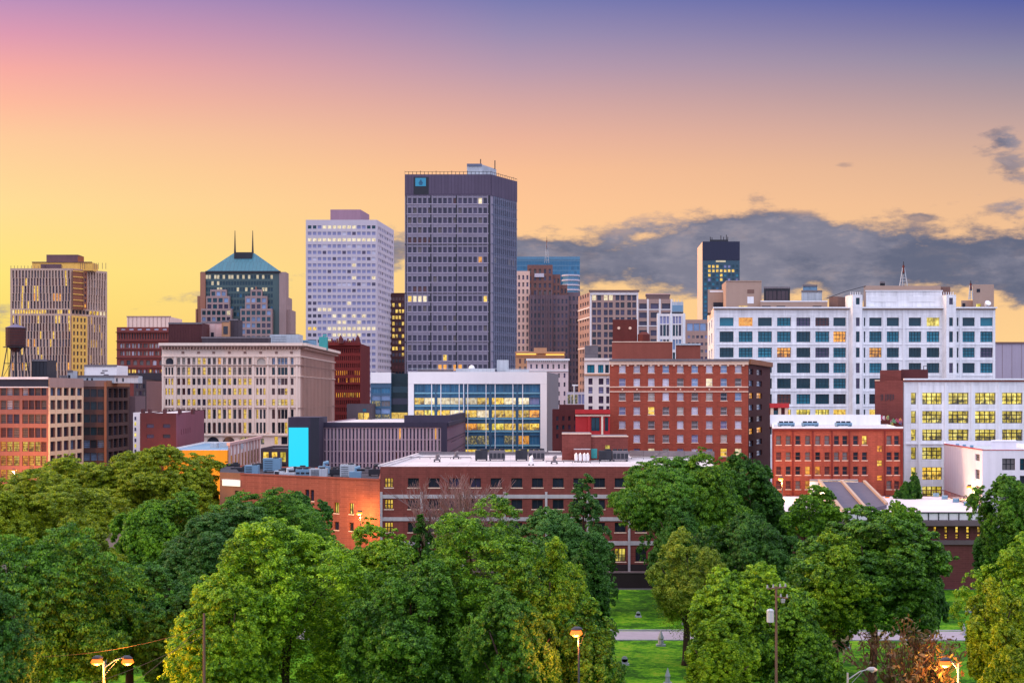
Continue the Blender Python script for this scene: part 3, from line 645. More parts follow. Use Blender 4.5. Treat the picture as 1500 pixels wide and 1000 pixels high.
for a, c in ((A, B_), (B_, C_)):
    q.bar(a, c, -.012, 1.02, zat(506.5, Z), zt+.25, 2.2, 'terracotta', -.02); q.bar(a, c, -.006, 1.01, zat(509.5, Z), zat(506.6, Z), 1.2, 'terracotta_dark', -.02)
    q.bar(a, c, 0, 1, zat(522.5, Z), zat(521.2, Z), .5, 'terracotta', -.02); q.bar(a, c, 0, 1, zat(535.6, Z), zat(534.4, Z), .5, 'terracotta_dark', -.02)
    q.bar(a, c, 0, 1, zat(551.6, Z), zat(550.6, Z), .4, 'terracotta', -.02); q.bar(a, c, 0, 1, zat(638, Z), zat(635.6, Z), .7, 'terracotta', -.02); q.bar(a, c, 0, 1, zat(598, Z), zat(597, Z), .3, 'terracotta_dark', -.02)
q = b.new('bracket')
for a, c, n in ((A, B_, 44), (B_, C_, 26)):
    for i in range(n): q.bar(a, c, (i+.3)/n, (i+.6)/n, zat(511.5, Z), zat(508, Z), 1.7, 'terra_side', -.02)
q = b.new('frieze_panel')
for px in (268, 291, 313, 336, 359, 382, 405, 427): q.bar(A, B_, px2u(A, B_, px-2), px2u(A, B_, px+2), zat(518, Z), zat(514.5, Z), .15, 'terracotta_dark', -.02)
q = b.new('pier')
for i in range(16):
    px = 261.6-3.73+i*7.47; q.bar(A, B_, px2u(A, B_, px-.75), px2u(A, B_, px+.75), zat(634, Z), zat(536, Z), .45, 'terracotta', -.02)
for px in (239, 257, 371.5, 392.5, 404.8, 423.5, 435): q.bar(A, B_, px2u(A, B_, px-1.3), px2u(A, B_, px+1.3), zat(634, Z), zat(523, Z), .5, 'terracotta', -.02)
for i in range(21): uu = px2u(B_, C_, 443.5+40.5*i/20); q.bar(B_, C_, uu-.006, uu+.006, zat(634, Z), zat(523, Z), .5, 'terra_side', -.02)
b.done()

W('slate_wall', (84, 74, 88), var=.12); W('plum_plain', (120, 96, 108), var=.1)
b = Building('office_block', 'low slate block with a plain mauve end wall left of the arched cream building', 198, 500)
A, B_ = P(196, 500), P(214, 500)
b.volume(rect(196, 214.5, 500, 30), 0, zat(556, 500), 'slate_wall', {0: b.grid(A, B_, (198, 213, 3), (560, 612, 5), .6, .6, 'ndk', zr=500)}, roof='roof_dark')
b.volume(rect(214.5, 250, 498, 30), 0, zat(558, 498), 'plum_plain', roof='roof_dark')
q = b.new('roof_slab'); q.prism(rect(183, 250, 512, 20), zat(557, 512), zat(546, 512), 'roof_dark')
b.done()

W('loft_red', (140, 94, 92), var=.14); W('loft_cream', (232, 186, 160), var=.1); W('attic_band', (50, 54, 74), var=.1)
b = Building('warehouse', 'red and cream loft warehouse at the left edge with long bands of factory windows', 0, 380)
A, B_, C_ = P(-60, 381), P(71, 378), P(121, 400); Z = 379; zt = zat(553.5, 378)
Y = [(568, 579), (586, 599.5), (606.5, 620), (626.5, 640.5), (647, 661), (667.5, 682), (688, 702), (709, 722)]
cf = [(-55, -30), (-27.5, -2.5), (0.5, 8.8), (9.6, 18.6), (19.4, 28.4), (32.5, 41), (41.8, 50.2), (51, 59.4), (60.2, 68)]
k_ = ['xndxk', 'rkkxrk', 'kvrkk', 'rkrkvk', 'oyoroy', 'yyoyo', 'yoyo', 'oy']  # lower rows: street lamp reflections painted as glowing orange and yellow panes
g_ = []; s_ = []
for j, yy in enumerate(Y):
    g_ += b.grid(A, B_, None, [yy], 1, 1, k_[j], zr=378, cols=cf, style='factory')
    s_ += b.grid(B_, C_, None, [yy], 1, 1, ['ntb', 'vbk', 'ntv', 'btn', 'vbn', 'nvs', 'nv', 'nv'][j], zr=378, cols=[(76+i*9.85-4.1, 76+i*9.85+4.1) for i in range(5)], style='factory')
b.volume([A, B_, C_, (C_[0]-40, C_[1]+20), (A[0], A[1]+50)], 0, zt, 'loft_red', {0: g_, 1: s_}, rec=.5)
q = b.new('side_wall_trim')
for j in range(len(Y)+1):
    ya = 556.5 if j == 0 else Y[j-1][1]+.3; yb = Y[j][0]-.3 if j < len(Y) else Y[-1][1]+6
    q.bar(B_, C_, 0, 1, zat(yb, 378), zat(ya, 378), .12, 'loft_cream', -.02)
for px in (71.6, 81.4, 91.2, 101.1, 111, 120.2): uu = px2u(B_, C_, px); q.bar(B_, C_, max(0, uu-.02), min(1, uu+.02), 0, zt-.3, .25, 'loft_cream', -.02)
q = b.new('attic'); q.bar(A, B_, 0, 1, zat(566, 378), zat(555.5, 378), .3, 'attic_band', -.02); q.bar(A, B_, 0, 1, zat(567.5, 378), zat(566.1, 378), .5, 'white_stone', -.02); q.bar(A, B_, 0, 1, zat(555.3, 378), zt+.3, .6, 'white_stone', -.02)
q.bar(B_, C_, 0, 1, zat(567, 378), zt+.1, .3, 'tan_stone', -.02)
b.done()
W('dark_loft', (92, 66, 66), var=.16); W('dark_loft_trim', (150, 100, 76), var=.12)
b = Building('warehouse', 'dark brown warehouse with unlit factory windows just right of the cream-sided loft', 121, 400)
A, B_, C_ = P(121, 403), P(156, 405), P(189, 425); zt = zat(557.5, 403)
g_ = b.grid(A, B_, (122, 152.5, 3), (566, 566+18.7*7, 7), .9, .62, 'dndtd', zr=403, style='factory', rows={4: 'bbdn', 5: 'bnb', 6: 'bx'}); s_ = b.grid(B_, C_, (158.5, 187.5, 4), (566, 566+18.7*7, 7), .86, .72, 'dndkd', zr=405, style='factory')
b.volume([A, B_, C_, (C_[0]-20, C_[1]+30), (A[0], A[1]+50)], 0, zt, 'dark_loft', {0: g_, 1: s_}, rec=.7)
q = b.new('parapet_band'); q.bar(A, B_, 0, 1, zat(566, 403), zt+.1, .2, 'tan_side', -.02); q.bar(B_, C_, 0, 1, zat(566, 403), zt+.1, .2, 'dark_loft_trim', -.02)
q = b.new('pier'); q.bar(A, B_, .9, 1, 0, zt-.3, .35, 'dark_loft_trim', -.02); q.prism(rect(187.5, 198, 428, 12), 0, zat(580, 428), 'plum_plain')
b.done()
b = Building('shop_building', 'low brick building with a white roof and plum end wall behind the left trees', 205, 330)
W('dim_brick', (92, 50, 56), var=.2); W('plum_wall', (138, 78, 100), var=.1); W('orange_render', (240, 150, 30), var=.08, raw=(.62, .27, .02))
A, B_, C_ = P(205, 330), P(258, 330), P(299, 400); zt = zat(605, 330)
b.volume([A, B_, C_, (A[0]-8, 400)], 0, zt, 'dim_brick', {0: b.grid(A, B_, (208, 256, 2), (616, 646, 2), .45, .35, 'nd', zr=330), 1: b.grid(B_, C_, (264, 280, 5), (630, 639, 1), .25, .9, 'dn', zr=330)}, roof='roof_white', par=.3, mats={1: 'plum_wall'})
q = b.new('annex'); q.prism(rect(195, 205, 345, 20), 0, zat(604, 345), 'white_stone', 'roof_white')
for j in range(7): q.bar(P(195, 345), P(205, 345), .2, .45, zat(615+j*8, 345), zat(610+j*8, 345), .05, KIND['q' if j % 2 else 'n'], -.01)
q = b.new('chimney')
for px in (208, 218, 240, 262, 281): q.prism(rect(px-1.5, px+1.5, 335, 2), zt-.3, zt+.9, 'dim_brick')
b.done()
b = Building('shop_building', 'low flat-roofed shop with an orange-yellow lit side wall above the left trees', 255, 296)
A, B_ = P(240, 296), P(333, 296); zt = zat(659, 296)
b.volume([A, B_, P(380, 345), P(300, 350)], 0, zt, 'orange_render', roof='metal_blue', par=.4, parm='white_stone')
q = b.new('roof_duct')
for px, Zz in ((308, 318), (322, 322), (338, 318), (350, 330), (344, 312)): q.prism(rect(px, px+9, Zz, 3), zt-.4, zt+.7, 'metal_light')
A, B_ = P(334, 297), P(382, 346)
b.face(A, B_, 0, zt+1.3, b.grid(A, B_, (337, 380, 9), (668, 690, 1), .5, 1, 'nvkd', zr=297), 'white_stone', .4)
q = b.new('colonnade'); q.bar(A, B_, 0, 1, zt+.9, zt+1.5, .4, 'pier_pink', .3)
for i in range(10): q.bar(A, B_, i/10+.005, i/10+.03, 0, zt+.9, .3, 'pier_pink', -.02)
b.done()
b = Building('shop_building', 'dark glass shopfront lit green and yellow left of the cyan panel', 382, 352)
A, B_ = P(380, 352), P(430, 352)
b.volume(rect(380, 430, 352, 20), 0, zat(656.5, 352), 'slate_wall', {0: b.grid(A, B_, (383, 421, 3), (662, 676, 1), .62, 1, '=yyq', zr=352) + b.grid(A, B_, (383, 421, 3), (680, 690, 1), .7, 1, 'qyt', zr=352)})
b.done()

# ------------------------------------------------------------------ middle distance, centre
W('white_clad', (220, 216, 232), var=.03, streak=.03); W('office_glass', (44, 92, 134), var=.08, rough=.25, spec=.6); W('clad_side', (122, 122, 142), var=.06); W('dark_teal_clad', (28, 52, 66), var=.1, rough=.4)
b = Building('office_building', 'white framed glass office with bright bands of lit floors in front of the tallest tower', 543, 400)
A, B_, C_ = P(598, 400), P(801, 400), P(818, 440); Z = 400; zt = zat(545, Z)
Yl = [(563, 573.8), (582.5, 592), (600.5, 611), (620, 629.5), (638, 650.5), (658, 670), (677, 690)]
Ys = [(575, 581), (593.5, 599.5), (612.5, 618.5), (631, 637), (651.5, 657), (671, 676), (691, 696)]
cc_ = [(607, 621), (621.6, 636.5), (640.5, 659), (659.6, 678), (682, 698.5), (699, 716), (720.5, 738), (738.6, 755.5), (759.5, 775), (775.6, 790)]
kk = ['pppp', '=ywwwwyywwl', '=yqywywyyyo', '=yyqyoyqyyy', 'phphpo', 'yhqyhq', 'dd']
g_ = []
for j in range(7):
    g_ += b.grid(A, B_, None, [Yl[j]], 1, 1, kk[j], zr=Z, cols=cc_, style='white4') + b.grid(A, B_, None, [Ys[j]], 1, 1, 'p', zr=Z, cols=cc_, name='spandrel')
b.volume(quad(A, B_, C_), 0, zt, 'office_glass', {0: g_, 1: b.grid(B_, C_, (803, 816, 2), (585, 690, 7), .6, .3, 'tnq', zr=400)}, rec=.5, roof='roof_white')
b.wall.bar(B_, C_, 0, 1, 0, zt-.1, .02, 'clad_side', -.01) if False else None
q = b.new('cladding'); q.bar(A, B_, 0, 1, zat(562, Z), zt+.1, .6, 'white_clad', -.02); q.bar(A, B_, 0, .041, 0, zat(562.1, Z), .6, 'white_clad', -.02); q.bar(A, B_, .953, 1, 0, zat(562.1, Z), .6, 'white_clad', -.02)
q.bar(B_, C_, 0, 1, 0, zt, .04, 'clad_side', -.01)
W('sky_band', (112, 172, 206), var=.05, rough=.3)
q = b.new('sill_band')
for (ya, yb) in Ys: q.bar(A, B_, .045, .95, zat(ya+1.6, Z), zat(ya-.4, Z), .1, 'sky_band', -.02)
q = b.new('mullion')
for px in (632.4, 645.8, 672.7, 679.2, 685.2, 712, 725.3, 751.3, 765.6): q.bar(A, B_, px2u(A, B_, px-.55), px2u(A, B_, px+.55), 0, zat(562, Z), .35, 'white_frame', -.02)
q = b.new('column')
for px in (638.5, 680.6, 718.3, 757.5): q.bar(A, B_, px2u(A, B_, px-.9), px2u(A, B_, px+.9), 0, zat(562, Z), .15, 'office_glass', -.02)
q = b.new('link_wing'); q.prism(rect(572.5, 598, 408, 14), 0, zat(547, 408), 'dark_teal_clad')
for yy, k in ((566, 't'), (583, 'n'), (604, 'y')): q.bar(P(572.5, 408), P(598, 408), .04, .96, zat(yy+9, 408), zat(yy, 408), .06, KIND[k], -.01)
A2, B2 = P(543, 405), P(573, 405)
b.volume(rect(543, 573, 405, 18), 0, zat(545.5, 405), 'office_glass', {0: b.grid(A2, B2, (544, 572, 2), (562, 620, 3), .92, .4, 'pbb', zr=405, style='white4', rows={0: 'p', 1: 'kh', 2: 'hp'}) + b.grid(A2, B2, (544, 572, 2), (573, 631, 3), .94, .38, 'b', zr=405, name='spandrel')}, rec=.4, roof='roof_white')
q = b.new('cladding'); q.bar(A2, B2, 0, 1, zat(561, 405), zat(545.2, 405), .5, 'white_clad', -.02)
q = b.new('roof_plant'); q.prism(rect(612, 662, 412, 8), zt-.6, zat(541, 412), 'roof_grey'); q.prism(rect(668, 725, 410, 8), zt-.6, zat(539.5, 410), 'metal_light'); q.prism(rect(728, 745, 414, 8), zt-.6, zat(527, 414), 'metal_light'); q.prism(rect(740, 775, 412, 8), zt-.6, zat(541, 412), 'metal_light')
q = b.new('roof_dome'); q.tube([(X(691, 415), 415, zt), (X(691, 415), 415, zat(538.5, 415)), (X(691, 415), 415, zat(535.5, 415)), (X(691, 415), 415, zat(534.5, 415))], [.9, .9, .6, .1], 'white_clad', 10)
q = b.new('railing'); q.bar(P(598, 404), P(800, 404), 0, 1, zt+1, zt+1.12, 0, 'metal_light', .1)
b.done()
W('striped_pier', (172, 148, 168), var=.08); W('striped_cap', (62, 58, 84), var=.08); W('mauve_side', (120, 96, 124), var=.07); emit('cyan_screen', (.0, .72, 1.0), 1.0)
b = Building('civic_building', 'low mauve building with vertical stripes and a glowing cyan panel', 467, 330)
A, B_, C_ = P(467, 330), P(655, 330), P(693, 440); Z = 330; zt = zat(619, Z)
g_ = b.grid(A, B_, (468, 646, 34), (626.5, 712, 5), .46, .93, 'nvvnkv', zr=Z, rows={0: '=nvvnkvvnvnvnkvnvvnkvnvonvvnvvnkvon', 2: 'vvnvrvvv'}); s_ = b.grid(B_, C_, (660, 691, 4), (640, 700, 3), .9, .05, 'n', zr=Z)  # odd orange panes: small reflected lights painted as glowing windows
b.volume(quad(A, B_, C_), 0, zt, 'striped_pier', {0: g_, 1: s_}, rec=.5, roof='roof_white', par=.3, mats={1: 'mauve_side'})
q = b.new('cap'); q.bar(A, B_, 0, 1, zat(625.5, Z), zt+.1, .35, 'striped_cap', -.02); q.bar(B_, C_, 0, 1, zat(624.5, Z), zt+.1, .35, 'striped_cap', -.04); q.bar(A, B_, .953, 1, 0, zat(625.6, Z), .35, 'striped_cap', -.02)
for i in range(1, 4): q.bar(B_, C_, 0, 1, zat(625+i*19, Z)-.12, zat(625+i*19, Z), .12, 'striped_cap', -.02)
q = b.new('roof_screen'); q.prism([P(592, 345), P(660, 345), P(692, 432), P(684, 436), P(656, 350), P(592, 350)], zt-.3, zt+1.5, 'striped_cap'); q.prism(rect(667, 690, 410, 8), zt, zt+3.0, 'striped_cap')
q = b.new('stair_tower'); q.prism(rect(422, 467.5, 322, 14), 0, zat(611, 322), 'striped_cap'); q.bar(P(455, 322), P(467.5, 322), 0, 1, 0, zat(611.5, 322), .1, 'attic_band', -.01)
q = b.new('lit_panel', 'plain cyan lit panel'); q.bar(P(422, 322), P(467, 322), .022, .66, zat(683, 322), zat(626, 322), .15, 'cyan_screen', -.01)
b.done()
b = Building('plant_building', 'small dark flat-topped block with a yellow lit opening behind the striped building', 508, 392)
A, B_ = P(508, 392), P(544, 392)
b.volume(rect(508, 544, 392, 12), 0, zat(591.5, 392), 'slate_wall', {0: b.grid(A, B_, (524, 541, 2), (604, 616, 1), .9, .9, 'y', zr=392) + b.grid(A, B_, (531, 537, 1), (598, 603, 1), .95, .9, 'u', zr=392)})
b.done()
W('cream_far', (206, 184, 196), var=.08); W('warm_stone', (190, 140, 110), var=.1); emit('string_light', (1.0, .62, .12), 1.6)
b = Building('office_block', 'stone block with a glowing yellow light strip under its cornice right of the tallest tower', 757, 560)
A, B_ = P(755, 560), P(827, 560); zt = zat(516, 560)
b.volume(rect(755, 827, 560, 20), 0, zt, 'warm_stone', {0: b.grid(A, B_, (758, 826, 9), (523, 580, 5), .4, .6, 'kyr', zr=560, rows={0: 'yykr'})}, rec=.4)
q = b.new('light_strip'); q.bar(A, B_, .02, .42, zat(519.2, 560), zat(517.8, 560), .8, 'string_light', -.2); q.bar(A, B_, .62, .99, zat(520, 560), zat(518.6, 560), .8, 'string_light', -.2)
q = b.new('cornice'); q.bar(A, B_, -.01, 1.01, zat(517.4, 560), zt+.3, 1.2, 'warm_stone', -.02); q.bar(A, B_, -.01, 1.01, zat(521.5, 560), zat(520.4, 560), .6, 'warm_stone', -.02); q.prism(rect(782, 801, 566, 8), zt, zt+2, 'warm_stone')
b.done()
b = Building('office_block', 'pale grey classical block with dentil cornice just right of the white framed glass office', 775, 520)
A, B_ = P(772, 520), P(832.5, 520); zt = zat(526, 520)
b.volume(rect(772, 832.5, 520, 22), 0, zt, 'cream_far', {0: b.grid(A, B_, (774, 831, 7), (530, 530+13.2*7, 7), .32, .5, 'nkvn', zr=520)}, rec=.4)
q = b.new('cornice'); q.bar(A, B_, -.02, 1.03, zat(528, 520), zt+.2, 1.1, 'white_clad', -.02); q.bar(A, B_, 0, 1, zat(543.5, 520), zat(542, 520), .5, 'white_clad', -.02)
for i in range(20): q.bar(A, B_, i/20+.01, i/20+.035, zat(530, 520), zat(528.1, 520), .6, 'white_clad', -.02)
b.done()
b = Building('brick_building', 'dark maroon brick building in the gap left of the red columned block', 812, 345)
A, B_ = P(809, 345), P(858, 345); W('maroon', (92, 44, 50), var=.16)
b.volume(rect(809, 858, 345, 20), 0, zat(600, 345), 'maroon', {0: b.grid(A, B_, (812, 856, 5), (606, 645, 3), .4, .5, 'dndt', zr=345, rows={2: 'qdtd'})})
q = b.new('stair_head'); q.prism(rect(819, 856, 352, 8), zat(601, 345), zat(592.5, 352), 'maroon'); q = b.new('shopfront'); q.prism(rect(803, 822, 338, 6), 0, zat(662, 338), 'white_stone'); q.bar(P(803, 338), P(822, 338), .1, .9, zat(672, 338), zat(664.5, 338), .05, KIND['o'], -.01)
b.done()
b = Building('glass_pavilion', 'low lavender glass-roofed pavilion with a thin mast beside the narrow cream building', 833, 470)
b.volume(rect(830, 858, 470, 10), 0, zat(574, 470), 'lav_panel', {0: b.grid(P(830, 470), P(858, 470), (831, 857, 5), (577, 592, 1), .8, .9, 'yhlq', zr=470)})
q = b.new('mast'); q.tube([(X(841, 466), 466, 0), (X(841, 466), 466, zat(565, 466))], .25, 'metal_light', 5); q.prism(rect(838, 847, 466, 1), zat(565, 466), zat(563, 466), 'white_clad')
b.done()
W('cream_tower', (226, 208, 214), var=.07)
b = Building('office_block', 'narrow cream building with a grey roof box peeking out left of the hotel', 857, 380)
A, B_ = P(856, 380), P(905, 380); Z = 380; zt = zat(525, Z)
g_ = b.grid(A, B_, None, [(534, 546)], 1, 1, 'utt', zr=Z, cols=[(860, 871), (876, 884), (886.5, 892)], style='dark2')
g_ += b.grid(A, B_, None, [(554, 563), (566.5, 576), (580, 590.5), (594.5, 604)], 1, 1, 'nvlv', zr=Z, cols=[(862, 868), (877, 884), (888, 892.5)], style='dsash')
b.volume(rect(856, 905, Z, 16), 0, zt, 'cream_tower', {0: g_}, rec=.4)
q = b.new('cornice'); q.bar(A, B_, 0, 1, zat(549.5, Z), zat(547.5, Z), .6, 'warm_stone', -.02); q.bar(A, B_, 0, 1, zat(528, Z), zt+.1, .5, 'cream_tower', -.02); q.bar(A, B_, 0, .38, zat(552, Z), zat(530, Z), .25, 'cream_tower', -.02) if False else None
q = b.new('penthouse'); q.prism(rect(856.5, 876, Z+3, 10), zt-.6, zat(506, Z+3), 'roof_grey')
b.done()
#SPLIT
# ------------------------------------------------------------------ middle distance, right
W('white_terra', (224, 226, 248), var=.10, streak=.22, panel=(3.2, 1.6, .02)); W('peach_lit_side', (240, 196, 190), var=.06); W('beige_clad', (172, 146, 140), var=.06, streak=.04); W('beige_dark', (128, 98, 96), var=.08); W('white_trim', (224, 224, 244), var=.04)
b = Building('loft_building', 'long white eight storey building with square teal windows and beige plant rooms on its roof', 1037, 410)
A, B_, L = P(1045.5, 410), P(1458, 410), P(1036.5, 452); Z = 410; zt = zat(450.5, Z)
Y = [(465, 477.5), (485.3, 501), (509, 523.3), (531.5, 546), (554, 568.8), (577, 591.5), (599.5, 613), (622, 636)]
big = [(c_-10.2, c_+10.2) for c_ in (1064.4, 1092.3, 1120.6, 1148.5, 1176.9, 1204.6)]+[(1220.8, 1239.2), (1273.4, 1291.6), (1299, 1317), (1331.2, 1349.6), (1357.5, 1376.2), (1410, 1428), (1436, 1454.3)]
kb = ['=uotuvrtttttunt', '=ttuutuouutuutu', '=tttotktuoutttv', '=tttttthutttttttu', '=htthttuttttuttt', '=ttthrutddttttt', '=qqqqqqyqdydytt', 'qytd']
kb = {0: '=uotuvrttttqtu', 1: '=tuuutuouuuuuu', 2: '=tuuotvuotttuv', 3: '=ttttttuuttttu', 4: '=ttttttutttttt', 5: '=uttrutddttttt', 6: '=qqqyqqyyttttt', 7: 'ydqt'}
g_ = []
for j, yy in enumerate(Y):
    g_ += b.grid(A, B_, None, [yy], 1, 1, kb[j], zr=Z, cols=big, style='teal4')
    g_ += b.grid(A, B_, None, [yy], 1, 1, 't', zr=Z, cols=[(1265.3, 1267.6), (1401.6, 1404.2)], style='teal1')
sL = []
for yy in Y: sL += b.grid(L, A, (1037.6, 1044.4, 2), [yy], .42, 1, 'rk', zr=Z)
b.volume([A, B_, (B_[0], 452), L], 0, zt, 'white_terra', {0: g_, 3: sL}, rec=.6)
b.wall.bar(L, A, 0, 1, zt-2.2, zt-.05, .05, 'peach_lit_side', -.01)  # sunset warmth painted along the top of the left side
for x0, x1 in ((1243, 1263), (1379.6, 1400)):   # oriel bays
    pa, pb, pc, pd = P(x0, Z), (X(x0+3.2, Z), Z-2.2), (X(x1-3, Z), Z-2.2), P(x1+.5, Z); ztt = zat(432.5, Z)
    for e, f_, ny, cs in ((pa, pb, None, None),):
        pass
    fr_ = []; fl_ = []
    for j, yy in enumerate([(436, 446)]+Y):
        fr_ += b.grid(pb, pc, None, [yy], 1, 1, 'ytkdt'[j % 5] if j == 7 else 'tvt', zr=Z-2.2, cols=[(x0+10.8, x0+16.4)], style='teal1')
        fl_ += b.grid(pb, pc, None, [yy], 1, 1, 'rksyr', zr=Z-2.2, cols=[(x0+4, x0+8.4)], style='teal1')
    b.face(pa, pb, 0, ztt, [], 'white_terra'); b.face(pb, pc, 0, ztt, fr_+fl_, 'white_terra', .4); b.face(pc, pd, 0, ztt, [], 'white_terra')
    q = b.new('oriel_roof'); q.poly([(*p, ztt) for p in (pa, pb, pc, pd)], 'white_trim')
    q.prism([pd, (pd[0], Z+4), (pa[0], Z+4), pa], zt-.6, ztt, 'white_trim')
    for i in range(5): q.tube([(X(x0+3+i*3.4, Z-2), Z-2, ztt), (X(x0+3+i*3.4, Z-2), Z-2, ztt+.8)], .12, 'white_trim', 4)
q = b.new('cornice'); q.bar(A, B_, -.003, 1.003, zat(451.8, Z), zt+.15, 1.0, 'white_trim', -.02); q.bar(A, B_, 0, 1, zat(453.6, Z), zat(452.4, Z), .5, 'beige_clad', -.02); q.bar(A, B_, 0, 1, zat(457, Z), zat(456.4, Z), .2, 'white_trim', -.02)
for yy in (480.5, 504.5, 527, 550, 572.6, 595): q.bar(A, B_, 0, 1, zat(yy+.5, Z), zat(yy-.4, Z), .18, 'white_trim', -.02)
q = b.new('pier')
for px in (1047.8, 1458-2.2, 1324, 1294.8+.2, 1241.2, 1407): q.bar(A, B_, px2u(A, B_, px-1.6), px2u(A, B_, px+1.6), 0, zat(454, Z), .22, 'white_trim', -.02)
q = b.new('parapet_panel'); q.prism(rect(1268.5, 1380, Z+.4, 1.6), zt-.3, zat(426.5, Z), 'white_terra'); q.prism(rect(1267.5, 1381, Z+.1, 2.2), zat(426.4, Z), zat(425, Z), 'white_trim')
for i in range(2): q.bar(P(1268.5, Z+.4), P(1380, Z+.4), .06+i*.5, .4+i*.5, zat(442, Z), zat(434, Z), .12, 'white_trim', -.02)
q = b.new('penthouse'); q.prism(rect(1265, 1378, Z+10, 14), zt-.6, zat(418.5, Z+10), 'beige_clad'); q.prism(rect(1377, 1392, Z+12, 12), zt-.6, zat(420, Z+12), 'beige_dark')
q = b.new('penthouse'); q.prism([P(1063.5, Z+6), P(1115.5, Z+6), P(1114, Z+20), P(1057.5, Z+20)], zt-.6, zat(411.5, Z+6), 'beige_clad')
q.bar(P(1063.5, Z+6), P(1115.5, Z+6), 0, 1, zat(412.2, Z+6), zat(411, Z+6), .2, 'beige_clad', -.01)
q.bar(P(1063.5, Z+6), P(1115.5, Z+6), .60, .79, zat(429.5, Z+6), zat(424, Z+6), .1, 'beige_dark', -.01); q.bar(P(1063.5, Z+6), P(1115.5, Z+6), .6, .78, zat(444.5, Z+6), zat(434.5, Z+6), .1, 'white_trim', -.01); q.bar(P(1063.5, Z+6), P(1115.5, Z+6), .36, .60, zat(451, Z+6), zat(448.2, Z+6), .3, KIND['y'], -.01)
q = b.new('penthouse'); q.prism(rect(1036.8, 1064, Z+16, 12), zt-.6, zat(424, Z+16), 'beige_clad'); q.bar(P(1036.8, Z+16), P(1064, Z+16), .1, 1, zat(428, Z+16), zat(425.5, Z+16), .1, 'white_trim', -.01); q.bar(P(1036.8, Z+16), P(1064, Z+16), .3, 1, zat(452, Z+16), zat(443, Z+16), .3, 'attic_band', -.01)
q = b.new('plant_wall'); q.prism(rect(1114, 1212, Z+4, 2), zt-.6, zat(441, Z+4), 'beige_clad'); q.bar(P(1114, Z+4), P(1212, Z+4), 0, 1, zat(442, Z+4), zat(440.4, Z+4), .15, 'white_trim', -.01)
for u0 in (.02, .24, .78): q.bar(P(1114, Z+4), P(1212, Z+4), u0, u0+.13, zat(452, Z+4), zat(448, Z+4), .1, 'attic_band', -.01)
q = b.new('penthouse'); q.prism([P(1214.5, Z+6), P(1227, Z+5), P(1240, Z+9), P(1225, Z+16)], zt-.6, zat(434.5, Z+6), 'beige_dark')
q = b.new('stair_tower'); q.prism(rect(1425, 1456, Z+4, 12), zt-.6, zat(416.5, Z+4), 'beige_clad'); q.bar(P(1425, Z+4), P(1456, Z+4), .18, .34, zat(428, Z+4), zat(423, Z+4), .08, 'attic_band', -.01); q.bar(P(1425, Z+4), P(1456, Z+4), .16, .38, zat(451, Z+4), zat(445, Z+4), .08, KIND['q'], -.01)
q.prism(rect(1408, 1425, Z+6, 8), zt-.6, zat(440, Z+6), 'beige_clad'); q.bar(P(1408, Z+6), P(1425, Z+6), .1, .35, zat(450, Z+6), zat(444, Z+6), .08, 'attic_band', -.01)
q = b.new('satellite_dish'); q.tube([(X(1444, Z+2), Z+2, zat(451, Z)), (X(1445, Z+2), Z+2, zat(447, Z)), (X(1447.5, Z+1), Z+1, zat(443, Z))], [.2, .6, .9], 'white_trim', 8)
b.done()
W('grey_mauve', (168, 158, 188), var=.05)
b = Building('office_block', 'plain grey-mauve block at the right edge beyond the long white building', 1460, 470)
b.volume(rect(1440, 1640, 470, 40), 0, zat(501.5, 470), 'grey_mauve', roof='roof_dark')
q = b.new('coping'); q.bar(P(1440, 470), P(1640, 470), 0, 1, zat(503.2, 470), zat(500.8, 470), .4, 'beige_dark', -.02)
for i in range(14): q.bar(P(1440, 470), P(1640, 470), .07*i, .07*i+.002, zat(560, 470), zat(504, 470), .05, 'beige_dark', -.02)
b.done()

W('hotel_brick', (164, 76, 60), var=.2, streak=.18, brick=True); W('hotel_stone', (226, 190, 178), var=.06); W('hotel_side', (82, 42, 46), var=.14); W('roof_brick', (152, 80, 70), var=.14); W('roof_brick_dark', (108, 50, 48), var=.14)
b = Building('hotel', 'big red brick hotel with nine columns of small windows and two pale stone bands', 893, 300)
A, B_, C_ = P(893, 300), P(1096, 300), P(1128.5, 335); Z = 300; zt = zat(527, Z)
cx_ = [911.7+i*21.22 for i in range(9)]; cols = [(c-4.7, c+4.7) for c in cx_]
Y = [(c-5.6, c+5.6) for c in (540.3, 559.8, 580.8, 601.6, 621.9, 642.2, 662.3, 682.5, 702.5)]
kk = ['=xxxbxbxbx', '=lxxxkbwbk', '=kksxxksdb', '=lxyksxwks'.replace('w', 'x'), '=xxkkxkxlx', '=_xkkxlxsx', '=_lwslxbyw', 'xlksy', 'xlky']
g_ = []
for j, yy in enumerate(Y): g_ += b.grid(A, B_, None, [yy], 1, 1, kk[j], zr=Z, cols=cols, style='sash', sill='hotel_stone')
s_ = []
for j, yc in enumerate((543.5, 561, 579.5, 597, 615, 632.5, 650.5, 668)): s_ += b.grid(B_, C_, None, [(yc-4.2, yc+4.2)], 1, 1, '='+('nn', 'bb', 'oo', 'bb', 'dn', 'oo', 'bb', 'bb')[j], zr=Z, cols=[(1097.3, 1103.5), (1108.5, 1116)], style='dsash')
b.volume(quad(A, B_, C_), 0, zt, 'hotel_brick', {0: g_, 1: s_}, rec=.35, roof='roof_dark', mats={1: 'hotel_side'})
q = b.new('cornice'); q.bar(A, B_, -.003, 1.003, zat(529, Z), zt+.2, .9, 'roof_grey', -.02); q.bar(A, B_, 0, 1, zat(534, Z), zat(529.1, Z), .5, 'hotel_stone', -.02)
for i in range(18): q.bar(A, B_, i/18+.012, i/18+.026, zat(536.2, Z), zat(534.1, Z), .4, 'hotel_stone', -.02)
